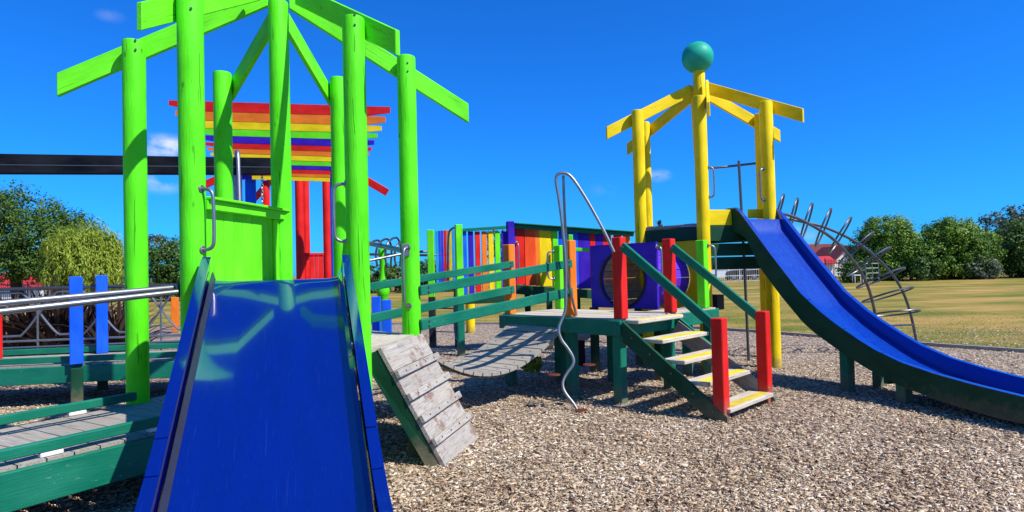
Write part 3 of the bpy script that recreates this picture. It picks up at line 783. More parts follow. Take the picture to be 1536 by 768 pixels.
m = MB(); m.tube([tq+tl_*(math.cos(a)*(HR+.012))+V(0, 0, HZ+math.sin(a)*(HR+.012))+tn*.006 for a in np.linspace(0, 2*math.pi, 40, endpoint=False)], .018, 8, True); m.build('rim', 'rubber', tunnel)
gb = tq+tl_*.54; grab(tunnel, gb+tl_*.028+V(0, 0, 1.76)-tn*.02, gb+tl_*.028+V(0, 0, 1.32)-tn*.02, tl_, depth=.07)
MB().post(tq+tl_*.55-tn*.03+V(0, 0, 0), -.02, ZD, .10, R(45)).build('leg', 'green_dark', tunnel)
MB().post(tq-tl_*.55-tn*.03, -.02, ZD, .10, R(45)).build('leg', 'green_dark', tunnel)
MB().post(tq-tl_*.4-tn*.9, -.02, HZ-HR-.03, .10, R(45)).build('leg', 'green_dark', tunnel)

# ------------------------------------------------------------------ yellow tower
C2 = V(3.038, 9.777, 0); R2 = 1.064; PH2 = -17.6
def yp(a): return C2+D(PH2+a)*R2
yFr, yRn, yRf, yBk, yLf, yLn = (yp(a) for a in (0, 60, 120, 180, -120, -60))
ytower = thing('yellow_tower', 'tall yellow timber tower with splayed roof beams and green ball on top', 'play tower', C2)
for p, z in ((yFr, 3.90), (yRn, 3.86), (yRf, 3.93), (yBk, 3.95), (yLf, 3.97), (yLn, 3.92), (C2, 4.62)):
    MB().pole((p.x, p.y, -.02), (p.x, p.y, z), .092, 28).build('post', 'yellow', ytower)
for a, s0, s1, side in ((0, .1, 1.50, 1), (60, .1, 1.545, 1), (120, .1, 1.50, 1), (180, .1, 1.5, 1), (-120, .1, 1.52, -1), (-60, .1, 1.54, -1)):
    rafter(C2, PH2+a, side, .117, s0, s1, 4.42-.17, .50, .20, .045, 'yellow_board', ytower)
MB().ball((C2.x-.012, C2.y, 4.80), .245).build('ball', 'ball_green', ytower)
ZY = 2.10
floor_planks(ytower, [yFr, yRn, yRf, yBk, yLf, yLn], ZY, yRn-yFr, .14, .04, 'deck_wood')
fr = (yRn-yFr).normalized(); fo = D(12.4)*.03
for z, h, mt in ((1.945, .22, 'green_dark'), (1.713, .175, 'green_dark'), (1.522, .175, 'green_dark')):
    MB().board(yFr+fr*.06+fo+V(0, 0, z), yRn-fr*.02+fo+V(0, 0, z), h, .045).build('fascia', mt, ytower)
for a, b_ in ((yLn, yFr), (yRn, yRf), (yRf, yBk), (yBk, yLf), (yLf, yLn)):
    MB().board(a+V(0, 0, ZY-.14), b_+V(0, 0, ZY-.14), .18, .045).build('fascia', 'green_dark', ytower)
pq = yFr+fr*.06+fo
MB().board(pq+V(0, 0, 2.17), pq+fr*.36+V(0, 0, 2.17), .22, .045).build('side_panel', 'yellow_board', ytower)
# tunnel end panel (yellow) on the tower's near-left edge
tm = (yLn+yFr)/2; td = (yFr-yLn).normalized()
pe = tq-tn*(TL+.05)
holed(pe+tl_*.06, tn, tl_, .60, ZD-.06, 1.86, HR, HZ, .045).build('tunnel_panel', 'yellow_board', ytower)
m = MB(); m.tube([yLn+V(.09, 0, 2.10), yFr+V(-.06, 0, 2.06)], .02, 10); m.build('barrier_pipe', 'steel', ytower)
m = MB(); m.tube([at(1066, 252, 9.9), at(1090, 250, 10.2), at(1134, 245, 10.1)], .02, 10); m.build('top_pipe', 'steel_dark', ytower)
grab(ytower, yFr+V(.09, -.03, 2.88), yFr+V(.09, -.03, 2.46), V(1, -.3, 0), depth=.07)
grab(ytower, yRn+V(-.085, -.04, 2.87), yRn+V(-.085, -.04, 2.42), V(-1, -.5, 0), depth=.07)
pb = gnd(1123, 541); m = MB(); m.tube([(pb.x, pb.y, -.02), (pb.x-.015, pb.y, 1.5), (pb.x-.05, pb.y, 3.12)], .022, 12); o = m.build('fire_pole', 'steel_dark', ytower)
MB().box((yFr.x+.16, yFr.y+.55, .95), (.22, .5, .22), R(45)).build('dark_box', 'charcoal', ytower)
MB().post((yFr.x+.16, yFr.y+.55), -.02, .85, .10, R(45)).build('leg', 'green_dark', ytower)

# narrow curved blue slide
a2 = D(20); l2 = D(110); P2 = V(3.75, 7.2, 0)
yslide = thing('curved_slide', 'long blue slide with dark green sides curving down from the yellow tower', 'slide', P2)
wt_ = [(-1.86, 2.295), (-1.62, 2.295), (-1.45, 2.12), (-1.0, 1.625), (-.5, 1.11), (-.2, .895), (.0, .775), (.3, .62), (.5, .53), (.8, .435), (1.14, .372), (1.5, .325), (1.95, .285), (2.5, .265), (2.7, .262)]
wb_ = [(-1.86, 1.99), (-1.62, 1.94), (-1.45, 1.86), (-1.19, 1.44), (-.84, 1.08), (-.5, .77), (-.3, .64), (.06, .46), (.4, .315), (.75, .20), (1.2, .115), (1.69, .063), (1.97, .055), (2.5, .05), (2.7, .05)]
def ip(tab, s): return float(np.interp(s, [t[0] for t in tab], [t[1] for t in tab]))
ys = np.linspace(-1.86, 2.7, 70)
def bedz(s): return max(ip(wt_, s)-.165 if s > -1.5 else 2.13, ip(wb_, s)+.05)
SWD = .70
rows = [[P2+a2*s+l2*w+V(0, 0, bedz(s)) for w in np.linspace(.022, SWD-.022, 7)] for s in ys]
MB().sheet(rows, .02).build('slide_bed', 'slide_blue_light', yslide)
for w in (0.0, SWD):
    poly = [P2+a2*s+l2*w+V(0, 0, ip(wt_, s)) for s in ys]+[P2+a2*s+l2*w+V(0, 0, ip(wb_, s)) for s in reversed(ys)]
    m = MB(); m.prism([p-l2*.022 for p in poly], l2*.044, a2); sb = m.build('side_board', 'green_dark', yslide)
    inner = 1 if w == 0 else -1
    rows = [[P2+a2*s+l2*(w+inner*(.0235))+V(0, 0, z) for z in ((ip(wt_, s)+.003, bedz(s)+.001) if inner < 0 else (bedz(s)+.001, ip(wt_, s)+.003))] for s in ys]
    m = MB(); m.sheet(rows, .004); m.build('inner_lining', 'slide_blue_light', sb)
    cuts = (-1.86, -.4, .1, .58, 1.15, 2.7)
    for a, b_ in zip(cuts, cuts[1:]):
        s2 = np.linspace(a+.004, b_-.004, 16)
        rows = [[P2+a2*s+l2*(w+k)+V(0, 0, ip(wt_, s)+.010) for k in (-.03, 0, .03)] for s in s2]
        m = MB(); m.sheet(rows, .006); m.build('capping', 'slide_blue_light', sb)
for (g_, s_) in ((gnd(1268, 588), .02), (gnd(1374, 606), .72)):
    for k in (.10, .60):
        p = P2+a2*s_+l2*k
        MB().post(p, -.02, ip(wb_, s_)+.06, .115, R(20)).build('leg', 'teal', yslide)
MB().board(P2+a2*.55+l2*.05+V(0, 0, .22), P2+a2*.55+l2*.65+V(0, 0, .22), .09, .06).build('crossbar', 'green_dark', yslide)
# headboard on the far side of the slide mouth, yellow light given as paint
MB().board(P2+a2*-1.88+l2*.40+V(0, 0, 2.24), P2+a2*-1.80+l2*.74+V(0, 0, 2.24), .13, .03).build('headboard', 'yellow_board', yslide)

# ------------------------------------------------------------------ arch climber with hoops
arch = thing('arch_climber', 'curved steel arch climber with round hoops behind the blue slide', 'climber', (6.6, 10.5, 0))
nr1 = [(1150, 316, 9.25), (1165, 318, 9.3), (1192, 325, 9.4), (1218, 338, 9.5), (1250, 357, 9.65), (1280, 390, 9.8), (1300, 422, 9.9), (1311, 460, 10.0), (1316, 495, 10.03)]
fr1 = [(1150, 323, 10.1), (1168, 325, 10.2), (1210, 334, 10.3), (1240, 341, 10.4), (1290, 365, 10.5), (1330, 400, 10.65), (1353, 432, 10.75), (1367, 472, 10.8), (1376, 519, 10.84)]
ptsN = [at(*p) for p in nr1]; g0 = ptsN[-1].copy(); g0.z = -.02; ptsN.append(g0)
ptsF = [at(*p) for p in fr1]; ptsF[-1].z = -.02
for pts in (ptsN, ptsF): m = MB(); m.tube(pts, .023, 12, smooth_it=2); m.build('side_rail', 'steel_dark', arch)
hoops = [((1176, 292), (1163, 333)), ((1197, 298), (1183, 345)), ((1219, 306), (1200, 362)), ((1247, 314), (1223, 369)), ((1277, 328), (1244, 378)), ((1309, 351), (1259, 394)), ((1333, 374), (1273, 411)), ((1353, 405), (1288, 429)), ((1365, 434), (1297, 451)), ((1374, 468), (1305, 472))]
for i, (a, b_) in enumerate(hoops):
    y = 9.8+.5*i/9; pa, pb_ = at(*a, y), at(*b_, y); c = (pa+pb_)/2; mj = (pa-pb_)/2
    view = c-V(0, 0, EYE); view.normalize()
    mn = (view-mj.normalized()*view.dot(mj.normalized())).normalized()
    sidev = view.cross(mj).normalized()
    mn = (mn+sidev*(.085 if i < 7 else .09)).normalized()*mj.length*1.0
    m = MB(); m.tube([c+mj*math.cos(t)+mn*math.sin(t) for t in np.linspace(0, 2*math.pi, 36, endpoint=False)], .015, 8, True); m.build('hoop', 'steel_dark', arch)
for (a, b_) in (((1322, 489, 10.05), (1371, 487, 10.82)), ((1318, 515, 10.04), (1375, 512, 10.83))):
    m = MB(); m.tube([at(*a), at(*b_)], .0165, 8); m.build('rung', 'steel_dark', arch)

# ------------------------------------------------------------------ near low walkway on the left
wd = D(-31); wkA, wkB = pA+D(-121)*.02, pB+V(-.13, -.03, 0)
walk = thing('low_walkway', 'low timber walkway with teal kerbs leading to the lime green tower', 'walkway', wkA+wd*1.0)
LW = 3.0
ws = V(-wd.y, wd.x, 0)
if ws.x < 0: ws = -ws                                       # across the walkway, towards the slide
wA = pA+ws*.02; WW = 1.165
npk = 21
for i in range(npk):
    s0, s1 = .0+LW*i/npk, LW*(i+1)/npk-.008
    q = [wA+wd*s0, wA+wd*s1, wA+wd*s1+ws*WW, wA+wd*s0+ws*WW]
    MB().prism([p+V(0, 0, ZL+random.uniform(-.002, .002)) for p in q], (0, 0, -.04), ws).build('plank', 'deck_wood', walk)
for k, off in ((0, .03), (1, WW-.045)):
    a = wA+ws*off
    MB().board(a+wd*(.02+.22*k)+V(0, 0, ZL+.064), a+wd*LW+V(0, 0, ZL+.064), .065, .05).build('kerb', 'teal', walk)
    for j in range(5):
        s_ = .42+j*.62; MB().board(a+wd*s_+V(0, 0, ZL+.0155), a+wd*(s_+.12)+V(0, 0, ZL+.0155), .029, .046).build('packer', 'white_paint', walk)
    b_ = wA+ws*(-.03 if k == 0 else WW+.03)
    MB().board(b_+wd*(.24*k)+V(0, 0, ZL-.125), b_+wd*LW+V(0, 0, ZL-.125), .22, .045).build('fascia', 'teal', walk)
    for s_ in (.25, 1.4, 2.6):
        p = wA+ws*(.08 if k == 0 else WW-.08)+wd*s_; MB().post(p, -.02, ZL-.045, .10, R(-31)).build('leg', 'green_dark', walk)
# two pipes of the near handrail
hr = thing('pipe_handrail', 'pair of sloping galvanised handrail pipes beside the low walkway', 'handrail', pB+V(-.5, -.6, 0))
for (v0, v1, y0, dz) in ((455, 431, 4.46, 0), (468, 438, 4.40, 0)):
    a = at(266, v1, y0); b_ = at(-30, v0+3, 3.55)
    dd = (b_-a).normalized()
    m = MB(); m.tube([a, b_, b_+dd*1.2], .020, 12); m.build('pipe', 'steel', hr)
pe_ = b_+dd*1.0
m = MB(); m.tube([pe_, (pe_.x, pe_.y, -.02)], .023, 10); m.build('upright', 'steel', hr)
MB().box(at(268, 435, 4.43), (.02, .05, .10), 0).build('bracket', 'steel_dark', hr)

# ------------------------------------------------------------------ rear walkway with blue posts and wavy pipe railing
ZW = .50
r0, r1 = V(-9.0, 6.93, 0), V(-2.2, 8.05, 0); rdv = (r1-r0).normalized(); rn = V(-rdv.y, rdv.x, 0); RW = 1.15
rear = thing('rear_walkway', 'timber walkway with two blue posts and teal fascia behind the green tower', 'walkway', (r0+r1)/2)
npk = 46; LR = (r1-r0).length
for i in range(npk):
    s0, s1 = LR*i/npk, LR*(i+1)/npk-.008
    q = [r0+rdv*s0, r0+rdv*s1, r0+rdv*s1+rn*RW, r0+rdv*s0+rn*RW]
    MB().prism([p+V(0, 0, ZW) for p in q], (0, 0, -.04), rn).build('plank', 'deck_wood', rear)
for off, zc, h in ((-.03, ZW-.12, .20), (.03, ZW+.055, .075), (RW-.03, ZW+.055, .075), (RW+.03, ZW-.12, .2)):
    MB().board(r0+rn*off+V(0, 0, zc), r1+rn*off+V(0, 0, zc), h, .045).build('kerb' if h < .1 else 'fascia', 'teal', rear)
for u, v, y, top in ((115, 546, 7.50, 1.554), (153.5, 531, 8.55, 1.571)):
    p = at(u, v, y); MB().post((p.x, p.y), ZW+.002, top, .138, math.atan2(-p.x, p.y)).build('post', 'blue', rear); MB().post((p.x, p.y), -.02, ZW-.042, .125, math.atan2(-p.x, p.y)).build('leg', 'green_dark', rear)
for s_ in (.6, 5.4):
    for off in (.08, RW-.08): p = r0+rdv*s_+rn*off; MB().post(p, -.02, ZW-.04, .11).build('leg', 'green_dark', rear)
rail = thing('wavy_railing', 'steel railing of crossing wavy pipes above the rear walkway', 'railing', r0+rdv*3+rn*RW)
zt, zb = 1.16, .70
ra0 = r0+rn*(RW+.02)
for z in (zb, zb-.09): m = MB(); m.tube([ra0+V(0, 0, z), ra0+rdv*LR*.97+V(0, 0, z)], .016, 8); m.build('bottom_rail', 'steel', rail)
m = MB(); m.tube([ra0+V(0, 0, 1.42), ra0+rdv*LR*.97+V(0, 0, 1.40)], .024, 10); m.build('top_rail', 'steel_dark', rail)
for ph in (0, 1):
    pts = []; 
    for k in range(0, 200):
        s_ = LR*.97*k/199; w_ = 2*math.pi*s_/1.55+ph*math.pi
        c = math.cos(w_); c = max(-1, min(1, c*1.25))
        pts.append(ra0+rdv*s_+V(0, 0, (zb+.07+1.36)/2+c*(1.36-zb-.07)/2)+rn*(.03*ph))
    m = MB(); m.tube(pts, .015, 8); m.build('wavy_pipe', 'steel', rail)
for s_ in np.linspace(.05, .96, 9):
    m = MB(); p = ra0+rdv*LR*s_; m.tube([p+V(0, 0, ZW-.1), p+V(0, 0, 1.41)], .013, 8); m.build('baluster', 'steel', rail)

# red board at the far left of the rear walkway and an orange post on the lawn
p = at(2, 512, 7.9); o = MB().board((p.x-.12, p.y, ZW-.1), (p.x-.12, p.y, at(2, 470, 7.9).z), .24, .05, (1, 0, 0)).build('red_board', 'red'); o['_x'] = 1
tag(o, 'upright red board standing at the end of the rear walkway', 'board')
p = gnd(263, 499); o = MB().post((p.x, p.y), -.02, at(263, 446, p.y).z, .17, .3).build('orange_post', 'orange'); tag(o, 'short square orange post standing at the edge of the lawn', 'post')

# ------------------------------------------------------------------ dark overhead swing beam with steel frame
sw = thing('swing_frame', 'long black overhead beam on steel legs with hanging chain', 'swing', (-5.6, 8.6, 0))
ba, bb = at(-260, 244, 7.2), at(418, 250, 9.55)
bd = (bb-ba).normalized()
MB().board(ba, bb, .25, .14).build('beam', 'navy', sw)
MB().board(ba+V(0, -.075, -.02), bb+V(0, -.075, -.02), .012, .01).build('seam', 'steel_dark', sw)
bn_ = V(-bd.y, bd.x, 0).normalized()
for c, nm in ((at(356, 249, 9.34), 0), (ba+bd*.4, 1)):
    m = MB(); pts = [c+bn_*-.75+V(0, 0, -c.z-.02), c+bn_*-.16+V(0, 0, .02), c+bn_*-.10+V(0, 0, .19), c+V(0, 0, .22), c+bn_*.10+V(0, 0, .19), c+bn_*.16+V(0, 0, .02), c+bn_*.75+V(0, 0, -c.z-.02)]
    m.tube(pts, .034, 12, smooth_it=2); m.build('leg_frame', 'steel', sw)
def chain(root, top, n=20):
    m = MB(); z = top.z
    for k in range(n):
        c = V(top.x, top.y, z-.03-k*.052); ax = V(1, 0, 0) if k % 2 else V(0, 1, 0)
        m.tube([c+ax*(math.cos(t)*.015)+V(0, 0, math.sin(t)*.034) for t in np.linspace(0, 2*math.pi, 10, endpoint=False)], .0065, 6, True)
    return m.build('chain', 'steel', root)
ct = at(393, 261, 9.46)
for dx in (0, -.46):
    c = ct+bd*dx; chain(sw, V(c.x, c.y, ct.z), 44)
s0 = ct+bd*-.23; MB().board(s0+bd*-.26+V(0, 0, -ct.z+.72), s0+bd*.26+V(0, 0, -ct.z+.72), .03, .17).build('seat', 'rubber', sw)

# ------------------------------------------------------------------ rainbow slatted canopy on blue posts
can = thing('rainbow_canopy', 'rainbow striped slat canopy carried on blue posts', 'canopy', (-4.6, 12.6, 0))
cyc = ['red', 'orange', 'yellow_board', 'lime_board', 'indigo']
vt = [(156, 170), (171, 184), (185, 195.5), (196.5, 206), (207, 216.5), (217.5, 224.5), (225.3, 232), (233, 240), (241, 247), (247.8, 253), (254, 258.8), (259.4, 264), (265, 270)]
lft = [253, 263, 272, 284, 296, 305, 311, 316, 374, 375, 376, 377, 378]; rgt = [585, 578, 572, 566, 561, 557, 553, 548, 496, 495.5, 495, 494.5, 494]
for i, (a, b_) in enumerate(vt):
    y = 12.8+.004*i; sl_ = .030
    L0, R0 = at(lft[i], (a+b_)/2+sl_*(lft[i]-430), y), at(rgt[i], (a+b_)/2+sl_*(rgt[i]-430), y)
    h = (b_-a+.9)/930*y
    x_ = (R0-L0).normalized(); hz = V(0, 0, h/2); cut = min(.5, (R0-L0).length*.14)*(1 if i < 8 else 0)
    q = [L0+hz, L0-hz*(.0 if cut else 1), L0+x_*cut-hz, R0-x_*cut-hz, R0-hz*(.2 if cut else 1), R0+hz] if cut else [L0+hz, L0-hz, R0-hz, R0+hz]
    MB().prism(q, V(0, .035, 0), x_).build('slat', cyc[i % 5], can)
for (u, y, v0, w, rot) in ((357, 13.15, 224, .15, .2), (376, 13.2, 262, .20, .5), (500.5, 13.1, 175, .13, .5)):
    p = at(u, 300, y); MB().post((p.x, p.y), -.02, at(u, v0, y).z, w, rot).build('post', 'blue', can)
for u in (314, 540):
    a, b_ = at(u, 170, 12.90), at(368 if u < 400 else 500, 268, 12.98); MB().board(a, b_, .12, .05).build('bracket', 'indigo', can)
for u in (345, 420, 525):
    a, b_ = at(u, 163, 12.87), at(430+(u-430)*.62, 268, 12.93); MB().board(a, b_, .09, .045, (0, 0, 1)).build('rafter', 'indigo', can)

# red tower behind
rt = thing('red_tower', 'red timber tower with round posts and boarded panel behind the rainbow canopy', 'play tower', (-4.7, 14.2, 0))
rp = []
for u, y, v0 in ((399, 14.6, 262), (449.5, 14.0, 262), (490.5, 14.3, 262)):
    p = at(u, 330, y); rp.append(p); MB().pole((p.x, p.y, -.02), (p.x, p.y, 3.75), .092, 24).build('post', 'red', rt)
pk = MB().board(rp[1]+V(0, 0, -rp[1].z+1.975), rp[2]+V(0, 0, -rp[2].z+1.975), .06, .07).build('panel_rail', 'red', rt)
for i in range(6):
    t = (i+.5)/6; p = rp[1].lerp(rp[2], t); MB().board((p.x, p.y, 1.0), (p.x, p.y, 1.945), (rp[2]-rp[1]).length/6-.006, .03, (rp[2]-rp[1])).build('panel_board', 'red', rt)
pk0 = V(-4.75, 14.3, 4.55)
for (u, v, y) in ((581, 289, 14.2), (302, 279, 14.2), (520, 300, 15.2), (380, 300, 15.2)):
    e_ = at(u, v, y); MB().board(pk0, e_, .17, .045).build('roof_beam', 'red', rt)
MB().pole((pk0.x, pk0.y, -.02), (pk0.x, pk0.y, 4.6), .092, 20).build('post', 'red', rt)
floor_planks(rt, [V(rp[0].x, rp[0].y, 0), V(rp[1].x, rp[1].y, 0), V(rp[2].x, rp[2].y, 0), V(-4.5, 15.6, 0)], 1.0, V(1, 0, 0), .14, .04, 'deck_wood')

# ------------------------------------------------------------------ rainbow picket walls behind the bridge
q1, q2, q3 = V(-.95, 11.1, 0), V(-.02, 11.45, 0), V(2.45, 12.44, 0)
wall = thing('rainbow_picket_wall', 'rainbow coloured picket wall with teal top rail on dark legs', 'picket wall', (q1+q2)/2+V(0, 0, 0))
MB().post(q1, -.02, .95, .125, .3).build('leg', 'teal', wall); MB().post(q1, .952, 2.337, .125, .3).build('post', 'lime_board', wall)
MB().post(q2, -.02, .95, .13, .3).build('leg', 'green_dark', wall); MB().post(q2, .952, 2.40, .13, .3).build('post', 'indigo', wall)
nA = V(.352, -.936, 0).normalized()
MB().board(q1+V(0, 0, 2.235), q2+V(0, 0, 2.30), .055, .05).build('top_rail', 'teal', wall)
cols = ['blue', 'indigo', 'red', 'orange', 'yellow_board', 'lime_board', 'indigo']
for i, c in enumerate(cols):
    p = q1.lerp(q2, (i+.85)/(len(cols)+.75))-nA*.04
    MB().board((p.x, p.y, 1.05), (p.x, p.y, 2.22), .098, .022, q2-q1).build('picket', c, wall)
MB().board(q1+V(0, 0, 1.0), q2+V(0, 0, 1.0), .18, .05).build('fascia', 'green_dark', wall)
wall2 = thing('rainbow_ramp_wall', 'sloping wall of wide rainbow boards under a dark green rail', 'picket wall', (q2+q3)/2)
def zt2(t): return 2.30-.15*t
nB = V(.372, -.928, 0); wdr = (q3-q2).normalized(); WL = (q3-q2).length
MB().board(q2+wdr*.08+V(0, 0, 2.31), q3+V(0, 0, 2.15), .075, .05).build('top_rail', 'teal', wall2)
MB().board(q2+wdr*.08+nB*.03+V(0, 0, 2.36), q3+nB*.03+V(0, 0, 2.20), .022, .16).build('cap_board', 'teal', wall2)
bw = [('blue', .10, .10), ('red', .185, .19), ('indigo', .285, .06), ('red', .325, .03), ('vermilion', .385, .20), ('orange', .50, .08), ('yellow_board', .63, .20), ('yellow_board', .735, .06), ('lime_board', .80, .09), ('blue', .97, .24), ('blue', 1.12, .13), ('indigo', 1.27, .22), ('red', 1.42, .10), ('indigo', 1.53, .14), ('red', 1.66, .16), ('red', 1.84, .15), ('orange', 1.99, .13)]
for c, x, w in bw:
    rr_ = (x-.06)/10.3; s_ = (rr_*11.45+.02)/(.928-.372*rr_); t = s_/WL
    p = q2+wdr*s_-nB*(.045 if w > .07 else .075); zb_ = 1.24-.24*t
    MB().board((p.x, p.y, zb_), (p.x, p.y, zt2(t)-.02), w*1.2, .024, wdr).build('board', c, wall2)
MB().board(q2+wdr*.08+V(0, 0, 1.14), q3+V(0, 0, .90), .17, .05).build('fascia', 'green_dark', wall2)
for x in (.35, .8, 1.4, 2.3):
    t = x/WL; MB().post(q2+wdr*x-nB*.09, -.02, 1.08-.24*t, .11).build('leg', 'green_dark', wall2)
lp = at(857, 400, 10.0); MB().post((lp.x, lp.y), -.02, at(857, 352, 10.0).z, .07).build('post', 'lime_board', wall2)
MB().board(at(857, 374, 9.97), at(884, 375, 9.97), .055, .05).build('bar', 'lime_board', wall2)
gq = q2+wdr*.12+nB*.0; grab(wall2, gq+V(0, 0, 2.0), gq+V(0, 0, 1.40), nB, depth=.08)

# rainbow slatted end panel with dark legs
q0 = V(-1.62, 12.4, 0); q0b = V(-1.12, 12.35, 0)
pan = thing('rainbow_slat_panel', 'narrow panel of thin rainbow slats beside a lime green post', 'panel', (q0+q0b)/2)
MB().post(q0, -.02, 1.0, .13).build('leg', 'charcoal', pan); MB().post(q0, 1.002, 2.345, .13).build('post', 'lime_board', pan)
MB().post(q0b, -.02, 1.3, .11).build('leg', 'charcoal', pan)
sc = ['skyblue', 'blue', 'purple', 'red', 'orange', 'yellow_board', 'skyblue']
for i, c in enumerate(sc):
    p = q0+V(.12+.055*i, -.0+.004*(i % 2), 0); MB().board((p.x, p.y, 1.1), (p.x, p.y, 2.32+.004*i), .05, .02, (1, 0, 0)).build('slat', c, pan)
MB().board(q0+V(0, .03, 1.2), q0b+V(0, .03, 1.2), .14, .04).build('rail', 'green_dark', pan)
m = MB(); a = at(690, 342, 11.4); m.tube([at(672, 425, 11.6), at(672, 352, 11.6), at(676, 343, 11.6), at(688, 340, 11.5)], .02, 8, smooth_it=2); m.build('hoop_pipe', 'steel_dark', pan)
for v in (462, 482):
    m = MB(); m.tube([at(640, v, 12.2), at(690, v+1, 11.3)], .016, 8); m.build('cross_pipe', 'steel_dark', pan)
m = MB(); m.tube([at(681, 455, 11.3), at(682, 505, 11.2), at(688, 512, 11.1)], .016, 8, smooth_it=1); m.build('cross_pipe', 'steel', pan)

yp_ = gnd(706, 499); o = MB().pole((yp_.x, yp_.y, -.02), (yp_.x, yp_.y, at(706, 424, yp_.y).z), .11, 20).build('yellow_pole', 'yellow')
tag(o, 'short round yellow pole standing behind the teal bridge rails', 'pole')
for u, v, y in ((727, 560, 10.6),):
    pass

# far climbing frame: loops of pipe, green bulb post and blue boards
mf = thing('loop_climbing_frame', 'dark steel climbing frame with bent loops seen between the green posts', 'climbing frame', (-3.0, 12.4, 0))
for (u0, v0, u1, v1, y0, y1) in ((548, 394, 612, 379, 11.6, 12.4), (548, 377, 645, 383, 13.2, 13.0)):
    m = MB(); m.tube([at(u0-30, v0+4, y0), at(u1, v1, y1), at(u1+30, v1-2, y1+.3)], .026, 8); m.build('rail', 'steel_dark', mf)
for i, u in enumerate((552, 566, 580, 594, 606)):
    y = 12.0+.15*i
    pts = [at(u, 400, y), at(u-3, 382, y), at(u+1, 368-2*(i % 3), y), at(u+9, 361-2*(i % 3), y+.3), at(u+17, 360-2*(i % 3), y+.5), at(u+22, 372, y+.6), at(u+20, 400, y+.6)]
    m = MB(); m.tube(pts, .022, 8, smooth_it=2); m.build('loop', 'steel_dark', mf)
for u, y in ((550, 12.0), (618, 12.9)):
    p = at(u, 400, y); m = MB(); m.tube([(p.x, p.y, -.02), (p.x, p.y, at(u, 372, y).z)], .03, 10); m.build('upright', 'steel_dark', mf)
p = at(574.5, 430, 12.6)
bp = thing('bulb_post', 'lime green turned post with an onion shaped bulge behind the bridge', 'post', (p.x, p.y, 0))
MB().lathe((p.x, p.y, -.02), [(.085, 0), (.085, 1.02), (.12, 1.08), (.135, 1.16), (.12, 1.26), (.085, 1.36), (.06, 1.48), (.05, 1.62), (.055, 1.72), (.075, 1.86), (.085, 1.98), (.07, 2.02)], 20).build('shaft', 'lime', bp)
for u, v0 in ((565, 445), (580.5, 450)):
    p = at(u, 480, 11.6 if u < 570 else 11.3)
    o = MB().post((p.x, p.y), -.02, at(u, v0, p.y).z, .155, .1).build('blue_board', 'blue')
    tag(o, ('taller' if u < 570 else 'shorter')+' upright blue board behind the teal bridge rails', 'board')

# something lilac and dark red stored under the deck
p = at(873, 515, 9.6)
bag = thing('bundle_under_deck', 'lilac cloth bundle hanging on a dark red post under the deck', 'bundle', (p.x, p.y, 0))
MB().lathe((p.x, p.y, .40), [(.10, 0), (.19, .08), (.20, .22), (.15, .36), (.08, .40)], 14).build('cloth', 'cloth', bag)
MB().post((p.x-.02, p.y+.02), -.02, .42, .12).build('post', 'dark_fabric', bag)
# small leafy weed under the bridge
def leafblob(n, c, rx, ry, rz, ls, tone_mu=.5):
    c = np.array(c); d = rng.normal(0, 1, (n, 3)); d /= np.linalg.norm(d, axis=1)[:, None]; p = c+d*np.array([rx, ry, rz])*(rng.random(n)[:, None]**.4)
    return leaf_quads(p, d, ls, tone_mu)
def leaf_quads(p, d, ls, tone_mu=.5, stretch=1.5, droop=None):
    n = len(p); nrm_ = d+rng.normal(0, .55, (n, 3)); nrm_[:, 2] += .35; nrm_ /= np.linalg.norm(nrm_, axis=1)[:, None]
    a = rng.normal(0, 1, (n, 3)) if droop is None else np.tile(np.array([0, 0, -1.0]), (n, 1))+rng.normal(0, droop, (n, 3))
    x = a-nrm_*np.sum(a*nrm_, 1)[:, None]; x /= np.linalg.norm(x, axis=1)[:, None]; y = np.cross(nrm_, x)
    l = ls*(.6+.8*rng.random(n)); w = l/stretch
    x = x*(l/2)[:, None]; y = y*(w/2)[:, None]
    fold = nrm_*(w*.22)[:, None]
    vs = np.stack([p-x, p+y*.9-fold, p+x, p-y*.9-fold], 1).reshape(-1, 3)
    return vs, np.arange(n*4).reshape(-1, 4), np.clip(rng.normal(tone_mu, .2, n), 0, 1)
wv, wf, wtn = leafblob(260, at(797, 545, 8.4), .16, .16, .13, .07, .6)
p = at(797, 545, 8.4); o = raw_mesh('weed', wv, wf, 'leaf_willow', wtn, o0=(p.x, p.y, p.z)); tag(o, 'yellow green leafy weed growing under the plank bridge', 'plant')

# ------------------------------------------------------------------ dark flax bushes behind the rear walkway
def flax(p, n, h, lab):
    root = thing('flax_bush', lab, 'plant', p, 'dark flax bushes behind the rear walkway')
    V_, F_, T_ = [], [], []; k = 0
    for i in range(n):
        a = random.uniform(0, 6.28); L = h*random.uniform(.7, 1.25); lean = random.uniform(.15, .95); w = random.uniform(.02, .045); tn_ = np.clip(random.gauss(.42, .25), 0, 1)
        d = np.array([math.cos(a), math.sin(a), 0]); s_ = np.array([-math.sin(a), math.cos(a), 0]); b0 = np.array([p[0], p[1], 0])+d*random.uniform(0, .15)+s_*random.uniform(-.1, .1)
        seg = 7
        for j in range(seg+1):
            t = j/seg; pos = b0+d*(lean*L*.75*t**1.5)+np.array([0, 0, L*(t-(.55*lean)*t**2.6)]); ww = w*(1-t**3)*(.6+.4*min(1, t*4))
            V_ += [pos-s_*ww, pos+s_*ww+np.array([0, 0, ww*.5])]
            if j: F_.append((k+2*j-2, k+2*j-1, k+2*j+1, k+2*j)); T_.append(tn_+random.uniform(-.05, .05))
        k += 2*(seg+1)
    raw_mesh('leaves', np.array(V_), np.array(F_), 'flax', np.clip(np.array(T_), 0, 1), root, p, True)
